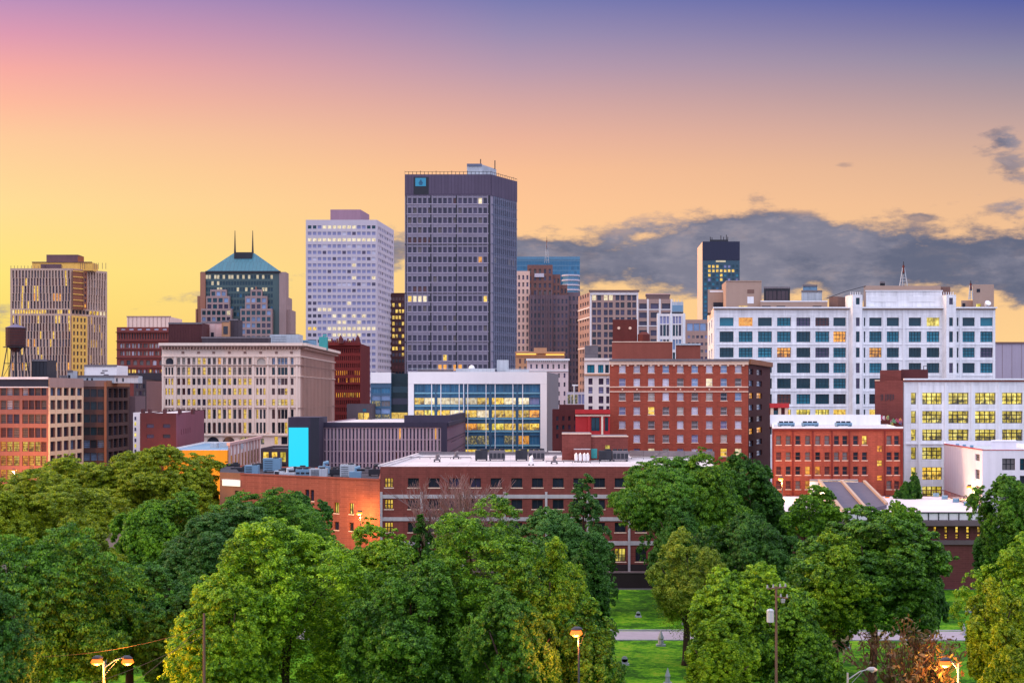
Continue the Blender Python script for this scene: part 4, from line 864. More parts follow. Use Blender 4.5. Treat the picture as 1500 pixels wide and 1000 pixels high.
q.bar(B_, C_, 0, 1, zat(533, Z), zt+.2, .6, 'dark_loft_trim', -.02)
q = b.new('stone_band')
for yy in (566.6, 573.4): q.bar(A, B_, 0, 1, zat(yy+.7, Z), zat(yy-.7, Z), .2, 'hotel_stone', -.02)
for c in cx_: q.bar(A, B_, px2u(A, B_, c-1), px2u(A, B_, c+1), zat(571, Z), zat(569, Z), .15, 'hotel_stone', -.02)
q = b.new('penthouse'); q.prism(rect(897.5, 933.5, Z+12, 8), zt-.6, zat(468, Z+12), 'roof_brick_dark')
for px in (906.5, 923): q.tube([(X(px, Z+11.8), Z+11.8, zat(480.5, Z+12)), (X(px, Z+11.95), Z+11.95, zat(480.5, Z+12))], .32, 'hotel_stone', 10)
q = b.new('penthouse'); q.prism(rect(896.5, 985, Z+8, 6), zt-.6, zat(501, Z+8), 'roof_brick'); q.bar(P(896.5, Z+8), P(985, Z+8), 0, 1, zat(501.2, Z+8), zat(500, Z+8), .15, 'hotel_stone', -.01)
q = b.new('penthouse'); q.prism(rect(990, 1026, Z+9, 6), zt-.6, zat(504, Z+9), 'roof_brick'); q.bar(P(990, Z+9), P(1026, Z+9), 0, 1, zat(505.5, Z+9), zat(503, Z+9), .3, 'metal_light', -.01)
q = b.new('water_tank'); q.tube([(X(943, Z+12), Z+12, zat(500, Z+12)), (X(943, Z+12), Z+12, zat(490, Z+12)), (X(943, Z+12), Z+12, zat(486, Z+12))], [1.35, 1.35, .6], 'roof_brick_dark', 12)
b.done()
W('red_paint', (190, 44, 52), var=.1); W('cream_red', (230, 200, 190), var=.08)
b = Building('corner_block', 'small bright red block with white columns and a heavy red cornice left of the hotel', 842, 290)
A, B_ = P(843, 290), P(893.5, 290); Z = 290; zt = zat(600.5, Z)
b.volume(rect(843, 893.5, Z, 9), 0, zt, 'red_paint', {0: b.grid(A, B_, None, [(611, 631)], 1, 1, 't', zr=Z, cols=[(866, 878.5), (886, 891)], style='dark2') + b.grid(A, B_, None, [(617, 628)], 1, 1, 'n', zr=Z, cols=[(848, 852)], style='dsash')}, roof='roof_dark')
q = b.new('cornice'); q.bar(A, B_, -.01, 1, zat(605.5, Z), zt+.15, .8, 'red_paint', -.02); q.bar(A, B_, 0, 1, zat(609.5, Z), zat(607, Z), .25, 'cream_red', -.02)
q = b.new('column')
for px in (862.5, 882): q.bar(A, B_, px2u(A, B_, px-1.4), px2u(A, B_, px+1.4), zat(640, Z), zat(609.5, Z), .4, 'cream_red' if px > 870 else 'red_paint', -.02)
b.done()

W('corner_brown', (122, 62, 62), var=.1, brick=True); W('graf_white', (210, 215, 225)); W('graf_blue', (70, 130, 180)); W('graf_yellow', (220, 180, 60)); W('graf_pink', (200, 90, 130)); W('graf_green', (100, 170, 130))
b = Building('loft_building', 'white loft building at the right edge with wide yellow windows and brown stair block', 1323, 300)
A, B_ = P(1323, 300), P(1600, 300); Z = 300; zt = zat(555.5, Z)
Y = [(575, 592), (601.7, 619.6), (628.6, 645), (654.8, 672.4), (684, 702.5), (712, 730), (740, 758)]
wide = [(1351, 1380), (1389.4, 1419), (1428.4, 1458.7), (1468, 1498), (1507.5, 1537.5), (1547, 1577)]
g_ = []
for j, yy in enumerate(Y):
    g_ += b.grid(A, B_, None, [yy], 1, 1, 'q' if j < 4 else 'qqy', zr=Z, cols=wide, style='loft', sill='white_trim') + b.grid(A, B_, None, [yy], 1, 1, 'qqdq', zr=Z, cols=[(1334.5, 1342)], style='dsash', sill='white_trim')
b.volume(rect(1323, 1600, Z, 40), 0, zt, 'white_terra', {0: g_}, rec=.6, roof='roof_white')
q = b.new('cornice'); q.bar(A, B_, 0, 1, zat(556.4, Z), zt+.2, .8, 'white_trim', -.02); q.bar(A, B_, 0, 1, zat(558.8, Z), zat(557, Z), .4, 'roof_brick', -.02); q.bar(A, B_, 0, 1, zat(650.5, Z), zat(649, Z), .3, 'white_trim', -.02)
q = b.new('pier')
for px in (1325, 1346.4, 1384.8, 1423.7, 1463.4, 1502.8, 1542): q.bar(A, B_, px2u(A, B_, px-1.6), px2u(A, B_, px+1.6), 0, zat(560, Z), .25, 'white_trim', -.02)
q = b.new('stair_block'); q.prism([P(1281.5, 301), P(1323, 299), P(1323, 330), P(1281.5, 330)], 0, zat(557, 300), 'corner_brown'); q.prism([P(1289, 302), P(1320, 301), P(1320, 330), P(1289, 330)], zat(557, 300), zat(542, 301), 'corner_brown')
q.bar(P(1281.5, 301), P(1323, 299), 0, .18, zat(557.6, 300), zat(556.3, 300), .2, 'hotel_stone', -.02)
for i in range(9):
    if i != 2: q.bar(P(1281.5, 301), P(1323, 299), .21+i*.055, .235+i*.055, zat(587-(i % 3), 300), zat(577, 300), .05, 'metal_dark', -.01)
q = b.new('penthouse'); q.prism(rect(1320, 1359.5, 312, 14), zt-.6, zat(541, 312), 'maroon'); q.tube([(X(1353, 311), 311, zat(541, 311)), (X(1353, 311), 311, zat(536, 311)), (X(1358, 311), 311, zat(536, 311)), (X(1358, 311), 311, zat(541, 311))], .1, 'metal_dark', 4)
q = b.new('graffiti'); rg = random.Random(4)
for i in range(26):
    px = 1283+38*rg.random(); yc = 611+(6 if px > 1305 else 2)*rg.random()+(4 if px > 1305 else 0); mm = rg.choice(['graf_white', 'graf_blue', 'graf_yellow', 'graf_pink', 'graf_green'])
    q.tube([(X(px+dx*rg.uniform(.6, 1.3), 298.5), 298.5, zat(yc+dy*rg.uniform(.6, 1.2), 300)) for dx, dy in ((-1.6, 2), (-1.2, -1.5), (.2, -2.6), (1, 0), (-.2, 1), (1.4, 3))], .11, mm, 4)
b.done()

W('rowhouse_red', (176, 80, 62), var=.24, streak=.2, brick=True); W('red_trim', (140, 50, 46), var=.1)
b = Building('brick_building', 'red brick block with a white flat roof in front of the long white building', 1130, 262)
A, B_ = P(1131, 262), P(1322.5, 262); Z = 262; zt = zat(627, Z)
cx_ = (1140.6, 1154.7, 1168.9, 1183.3, 1198, 1211.6, 1225.5, 1237.8, 1253.5, 1266.5, 1302.4, 1313.6); cols = [(c-3.7, c+3.7) for c in cx_]
Y = [(638, 651), (662, 673.6), (683, 695), (704, 716), (725, 737), (746, 758)]
kk = ['=kkdkkkdddykd', '=rkdkdrkkddndd', '=rddoorddddnd', '=rrkokrddddkr', 'dnr', 'dkr']
g_ = []
for j, yy in enumerate(Y): g_ += b.grid(A, B_, None, [yy], 1, 1, kk[j], zr=Z, cols=cols, style='cream1', sill='hotel_stone')
g_ += b.grid(A, B_, None, [(652.5, 661.6), (673.9, 682.6), (696, 703.6)], 1, 1, 'oyk', zr=Z, cols=[(1285, 1292.6)], style='cream1')
b.volume(rect(1131, 1322.5, Z, 35), 0, zt, 'rowhouse_red', {0: g_}, rec=.35, roof='roof_white', par=.25, parm='white_trim')
q = b.new('cornice'); q.bar(A, B_, 0, 1, zat(630.5, Z), zt-.05, .3, 'red_trim', -.02); q.bar(A, B_, 0, 1, zt-.04, zt+.3, .4, 'white_trim', .2)
q = b.new('pilaster')
for px in (1132.3, 1161.3, 1190.5, 1218.5, 1244, 1296, 1320.5): q.bar(A, B_, px2u(A, B_, px-1), px2u(A, B_, px+1), 0, zat(631, Z), .2, 'red_trim', -.02)
q = b.new('back_wall'); q.prism([P(1128, 297), P(1290, 297), P(1290, 298), P(1128, 298)], zt-.5, zt+2.0, 'white_trim')
q = b.new('awning_block'); q.prism(rect(1127, 1155, 300, 8), zt-1, zat(596, 300), 'maroon'); q.bar(P(1127, 300), P(1155, 300), 0, 1, zat(597, 300), zat(590.5, 300), .8, 'red_paint', .1); 
for u0 in (.05, .45, .8): q.bar(P(1127, 300), P(1155, 300), u0, u0+.15, zat(617, 300), zat(597.2, 300), .4, 'hotel_stone', -.01)
q.bar(P(1127, 300), P(1155, 300), .2, .45, zat(612, 300), zat(601, 300), .1, KIND['t'], -.01)
b.done()
W('stucco', (236, 222, 232), var=.06, streak=.10, raw=(.80, .76, .80))
b = Building('stucco_building', 'plain white stucco building with red-edged sloping parapet and few windows at the right', 1383, 245)
A, B_, C_ = P(1383, 275), P(1439, 245), P(1600, 243); zt = zat(659, 245)
g_ = b.grid(A, B_, None, [(666, 676), (689, 703), (713, 725)], 1, 1, 'kdd', zr=245, cols=[(1428.5, 1435)], style='dsash')
s_ = b.grid(B_, C_, None, [(671, 688), (696, 713), (720, 738)], 1, 1, 'ttkd', zr=245, cols=[(1468, 1487), (1494, 1513)], style='dark3')
b.volume([A, B_, C_, (C_[0], 290), P(1383, 290)], 0, zt, 'stucco', {0: g_, 1: s_}, rec=.3, roof='metal_light', par=.8)
q = b.new('coping'); q.bar(A, B_, 0, 1, zt, zt+.14, .12, 'red_paint', .2); q.bar(B_, C_, 0, 1, zt, zt+.1, .1, 'red_paint', .2)
q = b.new('roof_hatch'); q.prism(rect(1452, 1489, 248, 5), zt-.8, zat(645.5, 248), 'stucco'); q.bar(P(1452, 248), P(1489, 248), 0, 1, zat(646.4, 248), zat(645, 248), .1, 'white_trim', -.01)
for px, Zz in ((1400, 266), (1410, 262), (1421, 258)): q = b.new('skylight'); q.prism(rect(px, px+5, Zz, 2), zt-.8, zt+.35, 'metal_blue')
b.done()

W('deck_roof', (206, 192, 212), var=.1, scale=.2, streak=0); W('fascia', (206, 206, 220), var=.08); W('eave_grey', (112, 96, 108), var=.1); W('deck_brick', (112, 58, 62), var=.14, brick=True); W('ramp_dark', (98, 92, 116), var=.12); W('ramp_beam', (176, 150, 140), var=.1)
b = Building('station_building', 'low pale-roofed building with amber windows and a sloping grey canopy', 1135, 220)
Z = 220; A, B_ = P(1135, Z), P(1447, Z); zr_ = zat(751.5, Z)
cols = [(1226+i*16-2.4, 1226+i*16+2.4) for i in range(14)]
g_ = b.grid(A, B_, None, [(771, 780), (782, 788.5)], 1, 1, 'y', zr=Z, cols=cols, style='dsash')
g_ += b.grid(A, B_, None, [(771, 780)], 1, 1, 'o', zr=Z, cols=[(1165, 1170), (1182, 1188)], style='dsash')
b.volume([A, B_, (B_[0]+9, 258), P(1135, 258)], 0, zr_, 'deck_brick', {0: g_}, rec=.3, roof='deck_roof', par=.06)
q = b.new('fascia'); q.bar(A, B_, -.005, 1.01, zat(760.5, Z), zr_+.1, .9, 'fascia', -.02)
for i in range(22): q.bar(A, B_, i/21*.995, i/21*.995+.0045, zat(761, Z), zr_+.16, 1.0, 'metal_dark', -.02)
q.bar(A, B_, -.005, 1.01, zr_+.1, zr_+.22, 1.05, 'metal_dark', .1)
q = b.new('eave'); q.bar(A, B_, -.005, 1.01, zat(768.5, Z), zat(761.2, Z), 1.6, 'eave_grey', -.02); q.bar(A, B_, 0, 1.0, zat(797, Z), zat(790.5, Z), .35, 'eave_grey', -.02)
q = b.new('canopy')
p1, p2, p3, p4 = (X(1200, 252), 252, zat(704.5, 252)), (X(1266, 252), 252, zat(706, 252)), (X(1299, 228), 228, zat(739, 228)), (X(1238, 222), 222, zat(753.5, 222))
for a, c, e, f_ in ((p1, p2, p3, p4),):
    q.poly([p1, p4, p3, p2][::-1], 'ramp_dark'); lo = [(v_[0], v_[1], v_[2]-.5) for v_ in (p1, p2, p3, p4)]; q.poly(lo, 'ramp_dark')
    for i in range(4): t_ = [p1, p2, p3, p4]; q.poly([t_[i], t_[(i+1) % 4], lo[(i+1) % 4], lo[i]], 'ramp_dark')
q = b.new('canopy_beam')
for f_ in (0.0, .5, 1.0): q.tube([tuple(p1[i]*(1-f_)+p2[i]*f_+(.15 if i == 2 else 0) for i in range(3)), tuple(p4[i]*(1-f_)+p3[i]*f_+(.15 if i == 2 else 0) for i in range(3))], .32, 'ramp_beam', 4)
q = b.new('back_wall'); q.prism(rect(1186, 1257, 254, 2), 0, zat(703, 254), 'white_trim'); q.bar(P(1186, 254), P(1257, 254), 0, 1, zat(704.2, 254), zat(702.6, 254), .2, 'metal_dark', -.01); q.bar(P(1186, 254), P(1257, 254), .18, .2, 0, zat(704.2, 254), .2, 'metal_dark', -.01)
for px, yy, Zz in ((1371, 727, 256), (1384, 731, 250), (1400, 736, 243), (1416, 741, 236), (1432, 746, 230)): q = b.new('skylight'); q.prism(rect(px-4.5, px+4.5, Zz, 2.5), zr_-.05, zr_+.5, 'metal_blue')
q = b.new('railing')
for (a, c, n) in ((P(1320, 257), P(1383, 257), 16), (P(1383, 257), P(1450, 222), 34)):
    q.bar(a, c, 0, 1, zr_+1.0, zr_+1.12, .0, 'maroon', .1)
    if n == 34: q.bar(a, c, 0, 1, zr_+.1, zr_+.2, .0, 'maroon', .1)
    for i in range(n): q.bar(a, c, i/n, i/n+.1/n*(2 if n == 34 else 1), zr_, zr_+1.0, .0, 'maroon', .1)
b.done()

# ------------------------------------------------------------------ near brick buildings
W('near_brick', (134, 66, 62), var=.2, streak=.2, brick=True); W('low_brick', (160, 84, 70), var=.22, streak=.2, brick=True); W('band_concrete', (176, 170, 184), var=.12, streak=.2); W('basement', (52, 42, 46), var=.2)
b = Building('brick_building', 'long low maroon brick building with concrete bands and rows of square windows', 557, 230)
Z = 230; A, B_ = P(557, Z), P(1048, Z); zt = zat(683, Z)
cx_ = [605.5+i*30.3 for i in range(15)]; cols = [(c-8, c+8) for c in cx_]; c0 = [(563.5, 576)]
Y = [(700, 713.5), (731.5, 745), (765, 779), (803, 822)]
g_ = []
for j, yy in enumerate(Y):
    kk = 'dddndd' if j < 3 else '=_________yqdtdd'
    g_ += b.grid(A, B_, None, [yy], 1, 1, kk, zr=Z, cols=cols, style='dark3' if j == 3 else 'dark2', sill='hotel_stone') + b.grid(A, B_, None, [yy], 1, 1, '=y', zr=Z, cols=c0, style='dark3', sill='hotel_stone')
b.volume([A, B_, P(1040, 277), P(614, 277)], 0, zt, 'near_brick', {0: g_}, rec=.35, roof='roof_white', par=.22, th=.5, parm='roof_white')
q = b.new('concrete_band')
for y0, y1 in ((724, 729.5), (757, 762.5), (792, 798)): q.bar(A, B_, 0, 1, zat(y1, Z), zat(y0, Z), .14, 'band_concrete', -.02)
q = b.new('pilaster')
for px in (558.6, 617.5, 678, 739, 800, 861, 921.5, 982): q.bar(A, B_, px2u(A, B_, px-1.7), px2u(A, B_, px+1.7), 0, zat(720, Z), .28, 'band_concrete', -.02)
q = b.new('basement'); q.bar(A, B_, 0, 1, 0, zat(826, Z), .1, 'basement', -.02)
q = b.new('parapet'); q.bar(A, P(614, 277), 0, 1, zt, zt+.25, 0, 'roof_white', .4); q.bar(P(1040, 277), P(614, 277), 0, 1, zt-.2, zt+.5, 0, 'roof_grey', .3)
q.bar(P(922, 273), P(1046, 268), 0, 1, zt-.2, zt+.9, 0, 'roof_grey', .6)
PZ = 257
q = b.new('penthouse'); q.prism(rect(823.2, 866, PZ, 12), zt-.2, zat(635, PZ)-.01, 'near_brick', 'roof_grey'); q.prism(rect(866, 920, PZ+.4, 12), zt-.2, zat(639, PZ), 'near_brick', 'roof_grey'); q.prism(rect(840.5, 865, PZ-4, 3.9), zt-.2, zat(658, PZ-4), 'near_brick', 'metal_light')
q.bar(P(823.2, PZ), P(866, PZ), -.005, 1.005, zat(635.6, PZ), zat(634, PZ), .15, 'hotel_stone', -.01); q.bar(P(866, PZ+.4), P(920, PZ+.4), 0, 1.005, zat(639.6, PZ), zat(638, PZ), .15, 'hotel_stone', -.01)
q = b.new('door', 'teal door'); W('teal_paint', (60, 160, 170)); q.bar(P(866, PZ+.4), P(920, PZ+.4), .0, .16, zat(671, PZ), zat(657, PZ), .1, 'teal_paint', -.01)
q = b.new('small_window'); q.bar(P(866, PZ+.4), P(920, PZ+.4), .38, .5, zat(657, PZ), zat(652, PZ), .08, KIND['q'], -.01)  # the penthouse's small window, a pane glowing like a lit room
b.done()
b = Building('brick_building', 'low brick building with a cluttered roof and a white sign at its left end', 325, 240)
A, B_ = P(352, 249), P(556.5, 231.5); zt = zat(703, 231.5); L2 = P(322, 252)
g_ = b.grid(A, B_, None, [(711, 727), (739, 755), (768, 780)], 1, 1, 'dndd', zr=231.5, cols=[(489.5, 496.5), (511.5, 518)], style='dark2', sill='hotel_stone', rows={1: 'qq'})
g_ += b.grid(A, B_, None, [(717, 733)], 1, 1, 'n', zr=240, cols=[(447, 453), (454.5, 460)], style='dark2', sill='hotel_stone')
g_ += b.grid(A, B_, None, [(720, 725)], 1, 1, 'd', zr=240, cols=[(423.5, 429)])
b.volume([A, B_, P(562, 266), P(330, 282)], 0, zt, 'low_brick', {0: g_}, rec=.35, roof='roof_dark', par=.5)
b.face(L2, A, 0, zt+.2, b.grid(L2, A, None, [(718, 724)], 1, 1, 'd', zr=250, cols=[(344, 350)]), 'dark_loft_trim')
q = b.new('end_roof'); q.poly([(*L2, zt+.2), (*A, zt+.2), (*P(340, 278), zt+.2), (*P(325, 278), zt+.2)], 'roof_dark')
q = b.new('coping'); q.bar(A, B_, 0, 1, zt-.05, zt+.2, .15, 'roof_brick', .3)
emit('white_sign', (1.0, .86, .68), 1.35)
q = b.new('sign', 'white lit sign board'); q.bar(L2, A, .17, 1.0, zat(711.5, 250), zat(703, 250), .25, 'white_sign', -.02)
q = b.new('sign_frame'); q.bar(L2, A, .15, 1.0, zat(702.9, 250), zat(702, 250), .3, 'white_frame', -.02)
b.done()

# ------------------------------------------------------------------ rooftop machines, tanks and masts: things of their own
def unit(px, Z, zb, w_, h_, d_, label, m='metal_light', style=0, group='rooftop machines on the low brick roofs', cat='rooftop unit', name='rooftop_unit'):
    x_ = X(px, Z); r = empty(name, (x_, Z, zb), label, cat, group)
    def add(nm, mb): return mb.build(nm, r, (x_, Z, zb))
    g = MB(); g.box(x_-w_/2, x_+w_/2, Z, Z+d_, zb+.25, zb+h_, m); add('casing', g)
    g = MB()
    for sx in (-.42, .42): g.box(x_+w_*sx-.12, x_+w_*sx+.12, Z+.05, Z+d_-.05, zb, zb+.25, 'metal_dark')
    add('base_rail', g)
    g = MB()
    if style == 0:   # louvred front and a round fan on top
        for i in range(5): g.box(x_-w_*.42, x_+w_*.05, Z-.06, Z-.005, zb+.4+i*(h_-.5)/5, zb+.4+i*(h_-.5)/5+.09, 'metal_dark')
        add('louvre', g); g = MB(); g.tube([(x_+w_*.2, Z+d_/2, zb+h_), (x_+w_*.2, Z+d_/2, zb+h_+.25)], min(w_, d_)*.3, 'metal_dark', 12); add('fan', g)
    elif style == 1:  # chiller: frame with V coils and fans
        for i in range(4):
            c0 = x_-w_/2+w_*(i+.5)/4
            g.box(c0-w_*.09, c0+w_*.09, Z-.07, Z-.005, zb+.5, zb+h_-.5, 'metal_dark')
        add('coil', g)
        for i in range(3):
            g = MB(); c0 = x_-w_/2+w_*(i+.5)/3; g.tube([(c0, Z+d_/2, zb+h_), (c0, Z+d_/2, zb+h_+.3)], w_/7, 'metal_dark', 12); add('fan', g)
    else:            # duct with elbow
        g.tube([(x_, Z+d_/2, zb+h_-.1), (x_, Z+d_/2, zb+h_+.6), (x_+w_*.4, Z+d_/2, zb+h_+.7)], [.3, .3, .36], m, 8); add('duct', g)
    return r
zB18 = zat(683, 230)-.22; Zr = 254
for px, s_, lb in ((707, 0, 'left'), (767, 0, 'middle'), (890, 0, 'right')):
    pass
unit(705, 254, zB18, 2.2, 1.9, 2.2, 'dark cube unit at the far left of the pale roof, beside the leftmost chiller', 'metal_dark', 0, 'dark cubes paired with chillers')
unit(728, 254, zB18, 2.9, 1.9, 2.2, 'leftmost louvred chiller on the long pale roof, below the glass office', 'roof_grey', 1, 'chillers on the long pale roof')
unit(764, 254, zB18, 2.2, 1.9, 2.2, 'dark cube unit beside the middle chiller, in front of the glass office corner', 'metal_dark', 0, 'dark cubes paired with chillers')
unit(786, 254, zB18, 2.9, 1.9, 2.2, 'middle louvred chiller on the long pale roof, left of the brick penthouse', 'roof_grey', 1, 'chillers on the long pale roof')
unit(887, 252, zB18, 2.2, 1.9, 2.2, 'dark cube unit in front of the brick penthouse by the teal door', 'metal_dark', 0, 'dark cubes paired with chillers')
unit(909, 252, zB18, 2.8, 1.9, 2.2, 'rightmost louvred chiller, in front of the brick penthouse', 'roof_grey', 1, 'chillers on the long pale roof')
unit(778, 238, zB18, .8, .7, .8, 'small white vent standing alone near the front edge of the long pale roof', 'white_clad', 2, 'small roof vents', 'roof vent', 'roof_vent')
for i, (px, lb) in enumerate(((844, 'leftmost'), (850, 'second'), (856, 'third'), (861, 'rightmost'))):
    unit(px, 249, zB18, .5, .7, .5, '%s of the four tiny white vents before the brick penthouse' % lb, 'white_clad', 2, 'small roof vents', 'roof vent', 'roof_vent')
for px, Zz, lb in ((640, 250, 'first small roof hatch from the left on the long pale roof'), (668, 262, 'small roof hatch near the back edge of the long pale roof, left half'), (812, 243, 'small roof hatch left of the brick penthouse on the long pale roof'), (960, 250, 'small roof hatch right of the rightmost chiller')):
    unit(px, Zz, zB18, 1.1, .5, 1.1, lb, 'roof_grey', 2, 'small roof vents', 'roof vent', 'roof_vent')
for (x0, z0_, x1, z1_, lb) in ((600, 262, 690, 262, 'long thin pipe run across the back left of the long pale roof'), (800, 248, 878, 246, 'thin pipe run in front of the brick penthouse'), (925, 262, 1030, 258, 'thin pipe run on the right of the long pale roof')):
    g = MB(); g.tube([(X(x0, z0_), z0_, zB18+.3), (X(x1, z1_), z1_, zB18+.3)], .09, 'roof_grey', 6)
    for i in range(7): t_ = i/6; g.tube([(X(x0, z0_)*(1-t_)+X(x1, z1_)*t_, z0_*(1-t_)+z1_*t_, zB18), (X(x0, z0_)*(1-t_)+X(x1, z1_)*t_, z0_*(1-t_)+z1_*t_, zB18+.28)], .07, 'roof_dark', 4)
    tag(g.build('roof_pipe', None, (X(x0, z0_), z0_, zB18)), lb, 'pipe', 'pipes on the long pale roof')
zB19 = zat(703, 231.5)-.5
L_un = [(352, 262, 3.6, 1.0, 'metal_dark', 0, 'long dark louvred unit at the left end of the cluttered brick roof'), (368, 252, 2.4, 1.9, 'metal_blue', 0, 'blue-grey unit second from the left on the cluttered roof'),
 (398, 264, 3.2, 2.6, 'metal_blue', 0, 'tallest blue box on the left half of the cluttered roof'), (384, 270, 2.2, 1.4, 'metal_dark', 2, 'dark unit with a bent duct behind the blue boxes'), (424, 258, 3.0, 1.1, 'metal_dark', 0, 'flat dark unit right of the tallest blue box'),
 (420, 246, 2.6, .9, 'metal_light', 2, 'pale low unit near the front wall at the middle of the cluttered roof'), (447, 250, 3.4, 1.3, 'metal_blue', 1, 'wide blue chiller above the paired narrow windows'), (466, 246, 3.0, 1.6, 'metal_light', 0, 'pale box unit in the middle of the machine row'),
 (474, 256, 2.0, 1.5, 'metal_blue', 2, 'blue unit with duct just behind the pale box'), (498, 250, 3.6, 1.3, 'metal_dark', 1, 'dark chiller above the single slot windows'), (509, 246, 2.6, 2.3, 'metal_light', 0, 'tall pale unit below the striped building, tallest of the right half'),
 (520, 242, 2.0, 1.3, 'metal_blue', 2, 'small blue unit right of the tall pale unit'), (548, 252, 2.0, 1.2, 'metal_dark', 2, 'dark unit with duct next to the long maroon building'), (439, 266, 2.2, .9, 'roof_grey', 0, 'low grey unit at the back middle of the cluttered roof'),
 (487, 262, 2.4, .9, 'roof_grey', 0, 'low grey unit at the back, below the striped facade'), (533, 262, 3.0, .8, 'roof_grey', 0, 'low grey unit at the back right corner of the cluttered roof'), (408, 250, 1.6, 1.0, 'metal_light', 0, 'small pale unit between the tallest blue box and the low pale one'),
 (340, 272, 2.4, 1.2, 'metal_dark', 0, 'dark unit at the back left corner near the orange wall')]
for px, Z_, w_, h_, m_, s_, lb in L_un: unit(px, Z_, zB19, w_, h_, 1.8, lb, m_, s_)
zR = zat(627, 262)-.25
for px, lb in ((1153, 'left'), (1188, 'middle'), (1237, 'right')):
    unit(px, 280, zR, 3.0, .9, 2.0, '%s low dark blue unit on the white roof of the red brick block' % lb, 'metal_blue', 1, 'low units on the red brick block'); 
zT = zat(503.5, 480)-.6
unit(417, 500, zT, 10.5, 4.6, 8, 'large white box on the right of the arched cream building roof', 'metal_light', 0, 'boxes on the cream building roof')
unit(451, 520, zT, 5, 3.4, 5, 'blue domed unit at the right corner of the cream building roof', 'metal_blue', 0, 'boxes on the cream building roof')
unit(473, 530, zT, 3, 5, 3, 'slim teal tank next to the jagged dark red roof', 'teal_paint', 2, 'boxes on the cream building roof')
W('ribbed_brown', (92, 52, 60), var=.1); W('cream_shed', (206, 176, 186), var=.08)
def shed(name, label, cat, xa, xb, Z, zb, yt, d_, m, ribs=0, door=None, group=None):
    r = empty(name, (X((xa+xb)/2, Z), Z, zb), label, cat, group); o = (X((xa+xb)/2, Z), Z, zb)
    g = MB(); g.prism(rect(xa, xb, Z, d_), zb, zat(yt, Z), m, 'roof_grey', True); g.build('casing', r, o)
    g = MB()
    for i in range(ribs+1):
        uu = i/ribs if ribs else 0; g.bar(P(xa, Z), P(xb, Z), max(0, uu-.01), min(1, uu+.01), zb+.05, zat(yt, Z), .18, m, -.01)
    g.bar(P(xa, Z), P(xb, Z), -.01, 1.01, zat(yt, Z)-.35, zat(yt, Z)+.2, .25, 'roof_grey', -.005); g.build('trim', r, o)
    if door:
        for (u0, u1, v0, v1, k) in door:
            g = MB(); hh = zat(yt, Z)-zb; g.bar(P(xa, Z), P(xb, Z), u0, u1, zb+hh*v0, zb+hh*v1, .12, KIND.get(k) or k, -.01); g.build('vent', r, o)
shed('rooftop_shed', 'dark brown ribbed box at the left of the cream building roof', 'rooftop box', 247, 296, 487, zT, 473, 12, 'ribbed_brown', 12)
shed('rooftop_shed', 'cream shed with small windows right of the ribbed brown box', 'rooftop box', 296, 325, 500, zT, 472, 14, 'cream_shed', 3, [(.05, .3, .6, .85, 'y'), (.45, .6, .3, .6, 'd'), (.0, .08, .1, .4, 'd')])
shed('rooftop_shed', 'gold-fronted lift housing in the middle of the cream building roof', 'rooftop box', 325, 336, 496, zT, 470, 8, 'warm_stone', 0, [(.2, .8, .5, .8, 'd')])
shed('rooftop_shed', 'slate lift housing beside the gold-fronted one', 'rooftop box', 336, 349, 498, zT, 468, 8, 'slate_wall', 2)
shed('rooftop_shed', 'long low dark duct housing along the cream building roof front', 'rooftop box', 296, 394, 486, zT, 494, 4, 'slate_wall', 14)
zW = zat(553.5, 378)-.6; zD = zat(557.5, 403)-.6
shed('rooftop_shed', 'black box beside the water tower on the loft warehouse', 'rooftop box', 47, 69, 390, zW, 527, 8, 'metal_dark', 4)
shed('rooftop_shed', 'large white box with dark marks on the dark brown warehouse', 'rooftop box', 124, 171, 415, zD, 535, 12, 'white_clad', 0, [(.5, .62, .55, .62, 'roof_grey'), (.55, .72, .68, .74, 'roof_grey'), (.6, .75, .42, .5, 'roof_grey')])
shed('rooftop_shed', 'low white housing in front of the large white box', 'rooftop box', 88, 202, 409, zD, 550.5, 5, 'metal_light', 0, [(.34, .36, .2, .7, 'd'), (.40, .42, .2, .7, 'd'), (.72, .74, .2, .7, 'd'), (.80, .82, .2, .7, 'd')])
shed('rooftop_shed', 'small pale box left of the low white housing', 'rooftop box', 99, 107, 404, zW, 543, 4, 'metal_light', 0, [(.1, .5, .2, .6, 'd')])
zG = zat(450.5, 410)-.6
shed('cooling_tower', 'black framed cooling tower between the beige plant rooms of the long white building', 'cooling tower', 1119, 1157, 415, zG, 421, 10, 'metal_dark', 6, [(.05, .95, .18, .26, 'metal_light'), (.08, .48, .4, .85, 'slate_wall'), (.52, .92, .4, .85, 'slate_wall')])
shed('rooftop_unit', 'white and blue plant unit right of the black cooling tower', 'rooftop unit', 1174, 1204, 418, zG, 426, 9, 'metal_light', 3, [(.1, .35, .35, .5, 'metal_dark'), (.6, .85, .35, .5, 'metal_dark')])
shed('rooftop_unit', 'small blue fan box on top of the white plant unit', 'rooftop unit', 1176, 1197, 420, zat(426, 418)+.2, 418, 5, 'metal_blue', 2)
r = empty('water_tower', (X(23, 388), 388, zW), 'dark round wooden water tank on thin legs at the far left', 'water tower'); o = (X(23, 388), 388, zW); x_ = o[0]
W('tank_wood', (84, 50, 54), var=.2); W('tank_lead', (110, 104, 140), var=.1)
z1, z2, z3 = zat(507, 388), zat(480, 388), zat(475.5, 388)
g = MB(); g.tube([(x_, 388, z1), (x_, 388, z2)], 2.65, 'tank_wood', 24); g.build('tank', r, o)
g = MB()
for i in range(7): zz = z1+(z2-z1)*(i+.4)/7; g.tube([(x_, 388, zz), (x_, 388, zz+.1)], 2.72, 'metal_dark', 24)
g.build('hoop', r, o)
